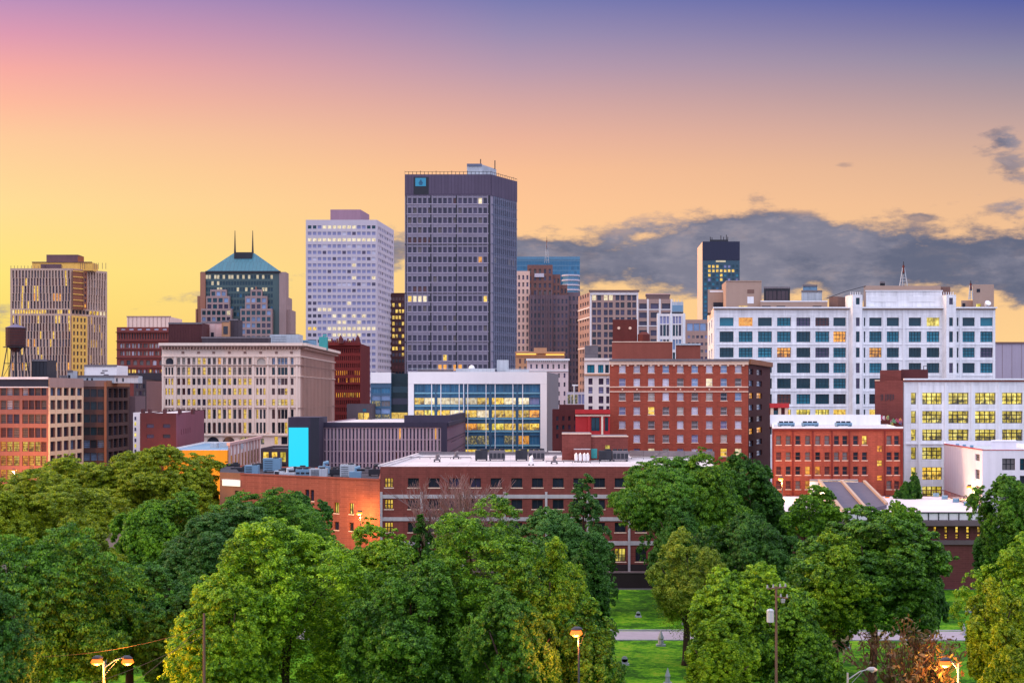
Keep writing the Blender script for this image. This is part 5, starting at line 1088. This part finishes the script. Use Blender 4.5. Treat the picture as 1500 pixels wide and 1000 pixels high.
g = MB(); g.tube([(x_, 388, z2), (x_, 388, z3+.2)], [2.8, .15], 'tank_lead', 24); g.build('tank_roof', r, o)
g = MB(); g.tube([(x_, 388, z1-1.6), (x_, 388, z1)], [.7, 2.2], 'tank_wood', 16); g.tube([(x_, 388, zW), (x_, 388, z1-1)], .35, 'metal_dark', 8); g.build('riser', r, o)
g = MB(); g.tube([(x_, 388, z1-.35), (x_, 388, z1-.15)], 3.3, 'metal_dark', 16); g.build('platform', r, o)
for sx, sy in ((-1, -1), (1, -1), (1, 1), (-1, 1)):
    g = MB(); g.tube([(x_+sx*2.9, 388+sy*2.9, zW), (x_+sx*1.7, 388+sy*1.7, z1)], .16, 'metal_dark', 5); g.build('leg', r, o)
g = MB(); zm = (zW+z1)/2
for (s1, s2) in (((-1, -1), (1, -1)), ((1, -1), (1, 1)), ((-1, 1), (-1, -1))):
    g.tube([(x_+s1[0]*2.4, 388+s1[1]*2.4, zm), (x_+s2[0]*2.4, 388+s2[1]*2.4, zm)], .1, 'metal_dark', 4)
    g.tube([(x_+s1[0]*2.9, 388+s1[1]*2.9, zW), (x_+s2[0]*1.7, 388+s2[1]*1.7, z1)], .07, 'metal_dark', 4)
g.build('brace', r, o)
def mast(name, label, px, Z, zb, yt, w_=1.2, group=None):
    x_ = X(px, Z); zt_ = zat(yt, Z); r = empty(name, (x_, Z, zb), label, 'antenna mast', group); o = (x_, Z, zb)
    for sx, sy in ((-1, 0), (1, 0), (0, 1)):
        g = MB(); g.tube([(x_+sx*w_, Z+sy*w_, zb), (x_+sx*.25, Z+sy*.25, zb+(zt_-zb)*.75)], .14, 'metal_light', 5); g.build('leg', r, o)
    g = MB()
    for i in range(5): zz = zb+(zt_-zb)*(.1+i*.13); k = w_*(1-(.1+i*.13)/.75)+.25; g.tube([(x_-k, Z, zz), (x_+k, Z, zz), (x_, Z+k, zz), (x_-k, Z, zz)], .06, 'metal_light', 4)
    g.build('brace', r, o)
    g = MB(); g.tube([(x_, Z, zb+(zt_-zb)*.5), (x_, Z, zt_)], [.3, .1], 'metal_dark', 6); g.tube([(x_, Z, zb+(zt_-zb)*.55), (x_, Z, zb+(zt_-zb)*.85)], .3, 'roof_brick_dark', 6); g.build('pole', r, o)
mast('antenna_mast', 'lattice antenna mast on the middle of the long white building roof', 1323.5, 424, zat(418.5, 420), 383)
mast('antenna_mast', 'small mast left of the beige stair tower on the long white building', 1422, 413, zat(440, 416), 411, .6)
mast('antenna_mast', 'tall thin mast rising behind the brown art deco tower', 801, 1095, zat(385, 1095), 346, 1.6)
shed('rooftop_unit', 'tiny black unit on the brown band left of the lattice mast', 'rooftop unit', 1289, 1296, 421, zat(418.5, 420), 413, 2, 'metal_dark', 2)
g = MB(); g.tube([(X(1211, 414), 414, zat(437, 414)), (X(1238, 418), 418, zat(427, 418)), (X(1268, 420), 420, zat(419, 420))], .12, 'metal_dark', 4); o = g.build('cable', None, (X(1238, 416), 416, zG)); tag(o, 'thin dark guy cable slanting up to the brown penthouse of the long white building', 'cable')
#SPLIT
# ------------------------------------------------------------------ park things: lamps, poles, stones, wall
W('galv', (168, 170, 180), raw=(.34, .34, .36), var=.1, rough=.5); W('lamp_dark', (60, 60, 66), raw=(.06, .06, .07), rough=.5); W('gravestone', (178, 190, 205), raw=(.30, .32, .34), var=.12)
emit('sodium', (1.0, .17, .006), 2.2); emit('sodium_dim', (1.0, .34, .05), 9); emit('warm_lamp', (1.0, .40, .04), 2.0)
def lamp(label, px, py, Z, dx, h=None, lit='sodium', power=900, pole_m='galv', both=None, col=(1, .42, .10), group='street lamps', base_z=0):
    """head at picture point (px,py); the pole stands dx metres beside it"""
    hx, hz = X(px, Z), zat(py, Z); bx = hx+dx
    r = empty('street_lamp', (bx, Z, base_z), label, 'street lamp', group); o = (bx, Z, base_z)
    g = MB(); g.tube([(bx, Z, base_z), (bx, Z, base_z+.9), (bx, Z, base_z+.92), (bx, Z, hz-.15)], [.16, .14, .11, .07], pole_m, 8); g.build('pole', r, o, smooth=False)
    heads = [(hx, dx)]+([both] if both else [])
    for k, (x1, d) in enumerate(heads):
        s_ = -1 if x1 < bx else 1
        g = MB(); g.tube([(bx, Z, hz-.7), (bx+s_*abs(x1-bx)*.5, Z, hz-.05), (x1-s_*.3, Z, hz+.12)], [.05, .045, .04], pole_m, 6); g.tube([(bx, Z, hz-1.3), (x1-s_*.7, Z, hz+.0)], .02, pole_m, 4); g.build('arm', r, o)
        g = MB(); g.tube([(x1-s_*.42, Z, hz+.12), (x1-s_*.2, Z, hz+.14), (x1+s_*.15, Z, hz+.12), (x1+s_*.42, Z, hz+.06)], [.06, .17, .2, .08], 'lamp_dark' if lit else pole_m, 8); g.build('lamp_head', r, o)
        if lit:
            g = MB(); g.tube([(x1+s_*.05, Z, hz+.02), (x1+s_*.05, Z, hz-.25), (x1+s_*.05, Z, hz-.45)], [.38, .5, .24], lit, 10); g.build('lens', r, o)
            ld = bpy.data.lights.new('bulb', 'POINT'); ld.energy = power; ld.color = col; ld.shadow_soft_size = .25
            lo = bpy.data.objects.new('bulb', ld); C.objects.link(lo); lo.parent = r; lo.location = (x1+s_*.05-bx, -.0, hz-.9-base_z)
        else:
            g = MB(); g.tube([(x1+s_*.05, Z, hz+.02), (x1+s_*.05, Z, hz-.12)], [.2, .12], 'gravestone', 10); g.build('lens', r, o)
lamp('two-armed street lamp burning orange in the lower left corner', 143, 965, 113, .5, power=3800, both=(X(186, 113), 1), col=(1, .30, .03))
lamp('lit lamp on a dark post before the orange-brown brick wall', 527, 750, 230.2, .1, lit='warm_lamp', power=3200, pole_m='lamp_dark', col=(1, .55, .16))
lamp('orange lamp half hidden in leaves right of the central trees', 845, 923, 109, .15, lit='sodium', power=3000, pole_m='lamp_dark', col=(1, .25, .04))
lamp('lit lamp with a curved arm at the bottom right among the branches', 1385, 968, 111, 1.0, power=2400, col=(1, .40, .08))
lamp('unlit silver street lamp with its arm to the right, bottom right of centre', 1277, 982, 112, -1.9, lit=None)
lamp('yellow lamp at the left edge of the red brick five storey block', 1144, 700, 250, .2, lit='warm_lamp', power=3000, pole_m='lamp_dark', col=(1, .5, .12))
lamp('bright lamp above the grey canopy behind the right trees', 1224, 713, 253.2, .15, lit='warm_lamp', power=2500, pole_m='galv', col=(1, .62, .28))
lamp('street lamp behind the shrub by the right end of the red brick block', 1300, 728, 254, .2, lit='sodium', power=7000, pole_m='galv', col=(1, .30, .10))
lamp('street lamp behind the low shop with the orange wall', 290, 694, 283, .3, lit='sodium', power=9000, col=(1, .48, .05))
lamp('street lamp lighting the foot of the loft warehouse at the left edge', 20, 688, 360, .3, lit='sodium', power=36000, col=(1, .36, .08))
lamp('street lamp in front of the dim brick building behind the left trees', 232, 668, 318, .3, lit='sodium', power=5000, col=(1, .30, .08))
lamp('thin lamp by the white stucco wall at the right', 1420, 712, 250, .3, lit='warm_lamp', power=1500, col=(1, .55, .2))
# the glow of the sign on the wall is the sign itself
def gl(px, py, Z, h, w_, label, kind=0):
    x_ = X(px, Z); r = empty('gravestone', (x_, Z, 0), label, 'gravestone', 'gravestones on the lawn'); o = (x_, Z, 0)
    g = MB(); g.box(x_-w_*.7, x_+w_*.7, Z-.3, Z+.3, 0, .22, 'gravestone'); g.build('plinth', r, o)
    g = MB()
    if kind == 0:
        g.prism([(x_-w_/2, Z-.1), (x_+w_/2, Z-.1), (x_+w_/2, Z+.1), (x_-w_/2, Z+.1)], .22, h*.85, 'gravestone'); g.tube([(x_, Z-.1, h*.82), (x_, Z+.1, h*.82)], w_/2*.98, 'gravestone', 12)
    else: g.tube([(x_, Z, .22), (x_, Z, h*.45), (x_, Z, h*.5), (x_, Z, h*.8), (x_, Z, h)], [w_*.45, w_*.38, w_*.5, w_*.22, .04], 'gravestone', 8)
    g.build('stone', r, o)
gl(968, 0, 170, 1.9, .8, 'tall pale monument just in front of the grey path', 1)
gl(915, 0, 158, .8, .7, 'small rounded stone on the lawn left of the monument'); gl(978, 0, 147.5, 1.7, .6, 'slim pale post stone at the bottom edge of the lawn', 1)
gl(876, 0, 196, .6, .9, 'low white stone at the left edge of the open lawn'); gl(870, 0, 188, 1.3, .5, 'narrow stone beside the dark tree left of the lawn', 1)
gl(987, 0, 205, 2.2, 1.0, 'white stone glimpsed through the yellow-green tree'); gl(1003, 0, 186, .7, .6, 'small stone at the right of the open lawn by the path')
gl(555, 0, 150, 1.6, .6, 'thin stone under the trees at bottom centre left', 1); gl(1412, 0, 178, 1.4, .5, 'slim stone on the path edge at right', 1); gl(1425, 0, 196, .9, 1.4, 'wide dark stone on the right lawn')
gl(935, 0, 192, .6, .6, 'small stone in the middle of the open lawn'); gl(1240, 0, 168, .9, .7, 'stone on the grass under the big right tree')
r = empty('boundary_wall', (0, 221.4, 0), 'dark stone cemetery wall between lawn and long brick building', 'wall'); o = (0, 221.4, 0)
g = MB(); g.box(-130, 150, 221, 221.6, 0, 2.3, 'basement'); g.build('wall', r, o)
g = MB(); g.box(-130, 150, 220.9, 221.7, 2.3, 2.5, 'eave_grey'); g.build('coping', r, o)
def pole(label, px, Z, h, r0=.13, tf=True):
    x_ = X(px, Z); r = empty('utility_pole', (x_, Z, 0), label, 'utility pole', 'wooden utility poles'); o = (x_, Z, 0)
    g = MB(); g.tube([(x_, Z, 0), (x_, Z, h)], [r0, r0*.7], 'wood_pole', 8); g.build('pole', r, o)
    if tf:
        for k, zz in enumerate((h-.15, h-.9)):
            g = MB(); a = math.radians(28 if k == 0 else -35); c_, s_ = math.cos(a)*1.0, math.sin(a)*1.0
            g.tube([(x_-c_*(.9 if k == 0 else .0), Z-s_, zz), (x_+c_, Z+s_, zz)], .07, 'wood_pole', 4); g.build('crossarm', r, o)
            for t_ in (-.9, -.3, .4, .95):
                if k and t_ < 0: continue
                g = MB(); g.tube([(x_+c_*t_, Z+s_*t_, zz+.06), (x_+c_*t_, Z+s_*t_, zz+.32)], [.09, .05], 'gravestone', 6); g.build('insulator', r, o)
        g = MB(); g.tube([(x_-.5, Z-.1, h-2.9), (x_-.5, Z-.1, h-1.95), (x_-.5, Z-.1, h-1.85)], [.3, .3, .18], 'metal_light', 12); g.build('transformer', r, o)
        g = MB(); g.tube([(x_+.55, Z, h-1.35), (x_+.55, Z, h-1.05)], [.16, .2], 'gravestone', 8); g.build('fuse_box', r, o)
pole('tall wooden utility pole with crossarms and a grey transformer at lower right of centre', 1137, 116, zat(858, 116))
pole('plain reddish wooden pole at lower left before the bright tree', 299, 111, zat(898, 111), .14, False)
def wire(label, a, c, sag, n=12, rad=.014):
    g = MB(); pts = []
    for i in range(n+1):
        t_ = i/n; pts.append((a[0]*(1-t_)+c[0]*t_, a[1]*(1-t_)+c[1]*t_, a[2]*(1-t_)+c[2]*t_-sag*4*t_*(1-t_)))
    g.tube(pts, rad, 'wood_pole', 4); tag(g.build('overhead_wire', None, pts[0]), label, 'wire', 'overhead wires')
pt = (X(299, 111), 111)
wire('upper overhead wire running left from the plain wooden pole', (*pt, zat(918, 111)), (X(0, 121), 121, zat(960, 121)), .8)
wire('lower overhead wire dropping left from the plain wooden pole past the double lamp', (*pt, zat(930, 111)), (X(60, 100), 100, zat(1020, 100)), .5)
wire('overhead wire slanting down steeply under the double lamp arm', (X(285, 110), 110, zat(925, 110)), (X(150, 96), 96, zat(1030, 96)), .3)

# ------------------------------------------------------------------ trees
def leafmat(name, dark, mid, light, tl=.25):
    m, n, b = newmat(name); nt = m.node_tree
    ge = n.new('ShaderNodeNewGeometry'); tcn = n.new('ShaderNodeTexCoord'); oi = n.new('ShaderNodeObjectInfo')
    ob = tcn.outputs['Object']; q = n.noise(ob, .45, 3, .6); q2 = n.noise(ob, 1.8, 2, .6)
    k = n.m('ADD', n.m('MULTIPLY', ge.outputs['Random Per Island'], .34), n.m('ADD', n.m('MULTIPLY', q, .62), n.m('MULTIPLY', q2, .42)))
    col = n.ramp(k, [(.46, dark), (.66, mid), (.86, light)])
    hv = n.m('ADD', .88, n.m('MULTIPLY', oi.outputs['Random'], .24)); col = n.mix(1.0, col, n.comb(hv, hv, hv), 'MULTIPLY')
    n.l.new(col, b.inputs['Base Color']); b.inputs['Roughness'].default_value = .55; b.inputs['Specular IOR Level'].default_value = .35
    tr = n.new('ShaderNodeBsdfTranslucent'); n.l.new(n.mix(1.0, col, (1.2, 1.25, .5), 'MULTIPLY'), tr.inputs[0])
    mx = n.new('ShaderNodeMixShader'); mx.inputs[0].default_value = tl
    n.l.new(b.outputs[0], mx.inputs[1]); n.l.new(tr.outputs[0], mx.inputs[2]); n.l.new(mx.outputs[0], nt.nodes['Material Output'].inputs[0])
    return m
leafmat('leaf_bright', (.03, .10, .004), (.13, .29, .005), (.37, .56, .011)); leafmat('leaf_mid', (.015, .065, .004), (.068, .20, .006), (.24, .45, .011))
leafmat('leaf_dark', (.012, .055, .007), (.035, .135, .011), (.10, .27, .02)); leafmat('leaf_olive', (.06, .12, .003), (.20, .29, .004), (.44, .50, .008))
leafmat('leaf_blue', (.018, .08, .012), (.05, .17, .02), (.11, .26, .035)); leafmat('leaf_yellow', (.06, .12, .008), (.17, .26, .012), (.38, .44, .03)); leafmat('leaf_brown', (.06, .035, .015), (.12, .075, .03), (.16, .14, .05))
leafmat('leaf_deep', (.015, .07, .005), (.055, .175, .008), (.16, .36, .014))
def crown_mesh(seed, nleaf, shape='round', lobes=60, clumps=800):
    """unit crown: boughs -> clumps -> leaves; returns leaf centres and frames"""
    rs = np.random.RandomState(seed); un = lambda a: a/np.maximum(np.linalg.norm(a, axis=1), 1e-6)[:, None]
    d = un(rs.normal(size=(lobes*3, 3))); d = d[d[:, 2] > -.7][:lobes]; nl = len(d)
    c = d*rs.uniform(.42, .82, nl)[:, None]; lr = rs.uniform(.17, .30, nl)
    if shape == 'cone':
        hgt = rs.uniform(-.95, .95, nl); wid = (1-(hgt+1)/2)**.8*.8+.05; c = np.stack([d[:, 0]*wid, d[:, 1]*wid, hgt], 1); lr = lr*(wid*.7+.3)
    if shape == 'flat': c[:, 2] = np.where(c[:, 2] > 0, c[:, 2]*.75, c[:, 2]*.6)
    if shape == 'open': lr *= .75
    for _ in range(12):      # uneven outline: some masses pushed out, some pulled in
        k = rs.normal(size=3); k[2] = abs(k[2])*.7; k /= np.linalg.norm(k); c *= (1+np.clip((d@k-.70)*4, 0, 1)*rs.uniform(-.27, .2))[:, None]
    pr = lr**2; pr /= pr.sum(); ci = rs.choice(nl, clumps, p=pr)
    e = un(rs.normal(size=(clumps, 3))); od = un(c[ci]); e = un(e+od*.8+np.array([0, 0, .25]))
    q = c[ci]+e*(lr[ci]*rs.uniform(.75, 1.15, clumps))[:, None]; cr = rs.uniform(.028, .075, clumps)
    far = rs.rand(clumps) < .10; q[far] *= 1.07; cr[far] *= .7
    pr = cr**1.6; pr /= pr.sum(); li = rs.choice(clumps, nleaf, p=pr)
    g = un(rs.normal(size=(nleaf, 3))); g = un(g+un(q[li])*.5+np.array([0, 0, .45]))
    rad = cr[li]*(.35+.75*rs.rand(nleaf)**.5)
    p = q[li]+g*rad[:, None]*np.array([1.15, 1.15, .7])
    nf = int(nleaf*.08); inn = un(rs.normal(size=(nf, 3)))*rs.uniform(.15, .7, nf)[:, None]
    if shape != 'cone': p[:nf] = inn
    p[:, 2] /= np.percentile(p[:, 2], 99.6); p[:, :2] /= np.percentile(np.hypot(p[:, 0], p[:, 1]), 96)
    n_ = un(g+np.array([0, 0, .35])+rs.normal(0, .5, (nleaf, 3)))
    t1 = un(np.cross(n_, rs.normal(size=(nleaf, 3)))); t2 = np.cross(n_, t1)
    return p, n_, t1, t2, rs
CROWN = {}
def crown(variant, R_, hh, leaf=.34):
    """a mesh of many leaf clumps for a crown of half-width R_ and half-height hh"""
    shape, seed, n, lobes, clumps = variant
    R_ = max(1.5, round(R_/2.5)*2.5); hh = max(1.5, round(hh/2.5)*2.5); key = (variant, R_, hh)
    if key in CROWN: return CROWN[key]
    p, n_, t1, t2, rs = crown_mesh(seed, n, shape, lobes, clumps)
    P_ = p*np.array([R_, R_, hh]); s1 = (leaf*rs.uniform(.6, 1.35, n))[:, None]*.5; s2 = s1*rs.uniform(.45, .8, n)[:, None]
    droop = np.array([0, 0, -.35])
    a = P_-t1*s1; b_ = P_+t2*s2; c_ = P_+t1*s1+droop*s1; d_ = P_-t2*s2
    V = np.stack([a, b_, c_, d_], 1).reshape(-1, 3).astype(np.float32)
    me = bpy.data.meshes.new('crown'); me.vertices.add(n*4); me.vertices.foreach_set('co', V.ravel())
    me.loops.add(n*4); me.loops.foreach_set('vertex_index', np.arange(n*4, dtype=np.int32)); me.polygons.add(n)
    me.polygons.foreach_set('loop_start', np.arange(0, n*4, 4, dtype=np.int32)); me.polygons.foreach_set('loop_total', np.full(n, 4, np.int32))
    me.update(calc_edges=True); me.materials.append(MAT['leaf_mid']); CROWN[key] = (me, R_, hh); return CROWN[key]
TR = {}
def trunk_mesh(seed, h, R_, mat_='bark', r0=.45):
    key = (seed % 4, round(h/3), round(R_/2), mat_)
    if key in TR: return TR[key]
    rg = random.Random(seed % 4+11); g = MB(); lean = rg.uniform(-.4, .4)
    g.tube([(0, 0, -.1), (0, 0, .6), (lean*.4, .1, h*.25), (lean, .2, h*.5), (lean*1.2, .1, h*.8)], [r0*1.35, r0, r0*.8, r0*.55, r0*.15], mat_, 9)
    for i in range(9):
        a = i*2.4+rg.random(); z0 = h*rg.uniform(.22, .5); z1 = h*rg.uniform(.55, .85); rr = R_*rg.uniform(.45, .8)
        g.tube([(lean*.5, .1, z0), (math.cos(a)*rr*.4, math.sin(a)*rr*.4, z0+(z1-z0)*.5), (math.cos(a)*rr, math.sin(a)*rr, z1)], [r0*.4, r0*.25, .04], mat_, 6)
    TR[key] = (g.mesh('trunk', smooth=True), h, R_); return TR[key]
VAR = [('round', 1, 200000, 60, 2600), ('round', 2, 200000, 50, 2400), ('round', 3, 205000, 70, 2800), ('open', 4, 90000, 50, 1300), ('flat', 5, 160000, 60, 2200), ('cone', 6, 80000, 110, 1300)]
tn = 0
def tree(px, ytop, wpx, Z, var, leaf, label, low=.18, name='tree', group='park trees', ls=.34, yb=None, htop=None):
    global tn; tn += 1
    x_ = X(px, Z); R_ = wpx/2/F*Z; h = zat(ytop, Z); zl = h*low if yb is None else zat(yb, Z); hh = (h-zl)/2
    r = empty(name, (x_, Z, 0), label, 'tree', group); r.rotation_euler = (0, 0, (tn*1.7) % 6.28)
    me, r1, h1 = crown(VAR[var], R_, hh, ls)
    c_ = bpy.data.objects.new('crown', me); C.objects.link(c_); c_.parent = r; c_.location = (0, 0, (h+zl)/2); c_.scale = (R_/r1, R_/r1, hh/h1)
    c_.material_slots[0].link = 'OBJECT'; c_.material_slots[0].material = MAT[leaf]
    me, h2, r2 = trunk_mesh(tn, h, R_); t_ = bpy.data.objects.new('trunk', me); C.objects.link(t_); t_.parent = r; t_.scale = (R_/r2, R_/r2, h/h2)
T = [
 # back row, left
 (118, 670, 160, 262, 1, 'leaf_olive', 'olive tree crown before the dark brown warehouse'),
 (205, 655, 205, 262, 0, 'leaf_olive', 'broad olive crown below the plum end wall, highest of the left trees'),
 (276, 684, 105, 258, 2, 'leaf_olive', 'olive crown touching the orange lit wall'),
 (60, 688, 215, 215, 2, 'leaf_olive', 'yellow-olive tree below the cream-sided loft'),
 (-20, 700, 150, 200, 1, 'leaf_olive', 'olive tree cut by the left edge beneath the orange-reflecting warehouse windows'),
 (245, 722, 140, 205, 1, 'leaf_mid', 'small round green crown in the dip between the olive and grey-green trees'),
 (215, 742, 110, 190, 0, 'leaf_mid', 'bright mid-green crown just below the small round one'),
 (385, 718, 190, 195, 2, 'leaf_deep', 'broad green crown whose top meets the low brick building'),
 (430, 722, 100, 212, 0, 'leaf_dark', 'darker crown edging the right of the broad green crown at the brick wall'),
 (318, 744, 215, 165, 0, 'leaf_blue', 'large grey-green tree in the left middle'),
 (120, 760, 130, 165, 1, 'leaf_olive', 'olive-green tree above the dark lower left trees'),
 (55, 776, 285, 128, 2, 'leaf_deep', 'large dark green tree filling the lower left'),
 (190, 826, 200, 140, 0, 'leaf_dark', 'shadowy tree above the double lamp'),
 (282, 850, 160, 135, 1, 'leaf_dark', 'dark tree behind the plain wooden pole'),
 (-10, 850, 160, 112, 1, 'leaf_dark', 'green tree at the lower left corner'),
 # centre
 (420, 762, 285, 126, 0, 'leaf_bright', 'big bright green tree left of centre behind the plain wooden pole'),
 (335, 846, 165, 118, 2, 'leaf_bright', 'bright lower bough tree right beside the plain wooden pole'),
 (548, 775, 185, 138, 1, 'leaf_bright', 'soft bright green tree under the lamp by the brick wall'),
 (618, 756, 66, 205, 5, 'leaf_dark', 'small dark pointed tree by the long brick building, left of the bare tree'),
 (690, 740, 275, 124, 2, 'leaf_mid', 'largest central tree rising before the long brick building'),
 (600, 826, 195, 116, 1, 'leaf_deep', 'green tree filling the gap left of the largest central tree'),
 (818, 750, 165, 160, 0, 'leaf_blue', 'dark blue-green tree right of the largest central tree'),
 (808, 792, 130, 122, 3, 'leaf_bright', 'light yellow-green tree before the dark blue-green one'),
 (855, 800, 80, 150, 2, 'leaf_dark', 'dark drooping tree at the left border of the open lawn'),
 (853, 698, 96, 196, 5, 'leaf_blue', 'pointed tree with a narrow top before the long brick building'),
 (760, 870, 150, 112, 0, 'leaf_deep', 'low green tree at the foot of the largest central tree'),
 (862, 880, 100, 117, 3, 'leaf_deep', 'thin tree lit orange by the hidden lamp'),
 # right of centre
 (985, 673, 185, 204, 4, 'leaf_deep', 'wide rounded tree covering the right end of the long brick building'),
 (1035, 668, 135, 200, 1, 'leaf_mid', 'green tree overlapping the right of the wide rounded tree'),
 (1105, 668, 120, 214, 0, 'leaf_dark', 'dark tree left of the lamp at the red brick block'),
 (992, 735, 90, 192, 2, 'leaf_dark', 'dark lower crown between the yellowish tree and the wide rounded tree'),
 (1005, 776, 125, 158, 3, 'leaf_yellow', 'yellowish tree at the right of the open lawn'),
 (1108, 758, 155, 168, 0, 'leaf_dark', 'round dark green tree behind the utility pole top'),
 (1086, 828, 172, 131, 2, 'leaf_bright', 'bright green tree left of the tall utility pole'),
 (1155, 876, 140, 128, 1, 'leaf_mid', 'green tree right behind the tall utility pole'),
 (1052, 900, 120, 122, 0, 'leaf_bright', 'bright low tree at the bottom just right of the lawn'),
 (1192, 712, 92, 206, 3, 'leaf_mid', 'thin airy tree before the grey canopy'),
 (1310, 738, 90, 196, 4, 'leaf_mid', 'low flat crown poking above the big right tree beside the pale roof'),
 (1278, 750, 225, 146, 2, 'leaf_deep', 'largest right-hand tree with a straight dark trunk'),
 (1222, 786, 140, 142, 1, 'leaf_bright', 'bright left flank tree of the largest right-hand tree'),
 (1345, 800, 100, 160, 0, 'leaf_dark', 'dark tree on the right flank of the largest right-hand tree'),
 (1185, 850, 110, 152, 1, 'leaf_dark', 'dark low tree between the utility pole and the largest right-hand tree'),
 (1332, 698, 46, 252, 1, 'leaf_dark', 'small dark tree squeezed between the red brick block and the white loft'),
 (1485, 700, 110, 198, 0, 'leaf_deep', 'tall green tree at the right edge before the white stucco wall'),
 (1462, 768, 80, 205, 2, 'leaf_dark', 'dark shrub-like tree before the amber windows'),
 (1496, 790, 150, 128, 2, 'leaf_bright', 'bright spreading tree at the right edge below the tall green tree'),
 (1458, 850, 100, 122, 3, 'leaf_olive', 'thin-leaved tree beside the curved arm lamp'),
 (1490, 920, 110, 108, 1, 'leaf_olive', 'orange-tinged bushy tree in the bottom right corner'),
]
for q in T:
    px, yt, wd, Z_, va, lf, lb = q
    low = .06 if lb.startswith(('largest central', 'big bright', 'soft bright', 'low green', 'bright low', 'green tree', 'large dark', 'shadowy', 'dark low', 'dark tree', 'dark drooping', 'bright lower', 'orange-tinged')) else .2
    if 'straight dark trunk' in lb: low = .24
    if 'airy' in lb: low = .45
    if 'yellowish' in lb: low = .08
    if 'wide rounded tree covering' in lb: low = .42
    tree(px, yt, wd, Z_, va, lf, lb, low=low, name='pointed_tree' if va == 5 else 'tree', ls=.115+.00065*Z_)
def bare(px, Z, h, w_, label, seed, leafy=0, n0=5, mat_='bark', lv=4):
    rg = random.Random(seed); x_ = X(px, Z); g = MB(); tips = []
    def br(p, d, L, r, k):
        q = p+d*L*.5+Vector((rg.uniform(-1, 1), rg.uniform(-1, 1), 0))*L*.06; e = p+d*L
        g.tube([tuple(p), tuple(q), tuple(e)], [max(r, .035), max(r*.8, .03), max(r*.6, .025)], mat_, 5 if r > .04 else 3, cap=False)
        if k == 0: tips.append(e); return
        for _ in range(3 if k > 1 else 4):
            dd = (d+Vector((rg.uniform(-1, 1)*w_, rg.uniform(-1, 1)*w_, rg.uniform(-.15, .75)))*.75).normalized(); br(e if rg.random() < .7 else q, dd, L*rg.uniform(.6, .85), r*.6, k-1)
    for i in range(n0): br(Vector((rg.uniform(-.3, .3), rg.uniform(-.3, .3), 0)), Vector((rg.uniform(-.5, .5)*w_, rg.uniform(-.4, .4), 1)).normalized(), h*.32, .16, lv)
    r = empty('bare_tree', (x_, Z, 0), label, 'tree', 'bare trees'); o = g.build('branches', r, (0, 0, 0)); 
    if leafy:
        rs = np.random.RandomState(seed); k = MB()
        for e in tips:
            for _ in range(leafy):
                c0 = e+Vector(rs.normal(0, .25, 3)); a = Vector(rs.normal(0, .12, 3)); b2 = Vector(rs.normal(0, .09, 3)); k.poly([c0-a, c0+b2, c0+a, c0-b2], 'leaf_brown')
        k.build('crown', r, (0, 0, 0))
W('twig', (128, 100, 108), var=.2); W('twig_brown', (92, 60, 48), var=.2)
bare(676, 208, 17.2, .85, 'leafless grey-mauve tree before the long brick building windows', 3, 0, 7, 'twig', 5)
bare(1338, 117, 11.6, .75, 'half dead brown tree left of the curved arm lamp', 8, 3, 6, 'twig_brown'); bare(1310, 113, 5.0, 1.3, 'low brown thicket at the foot of the half dead tree', 5, 6, 6, 'twig_brown')
bare(868, 119, 7, 1.0, 'bent bare stem beneath the hidden orange lamp', 12, 2, 3, 'twig_brown')
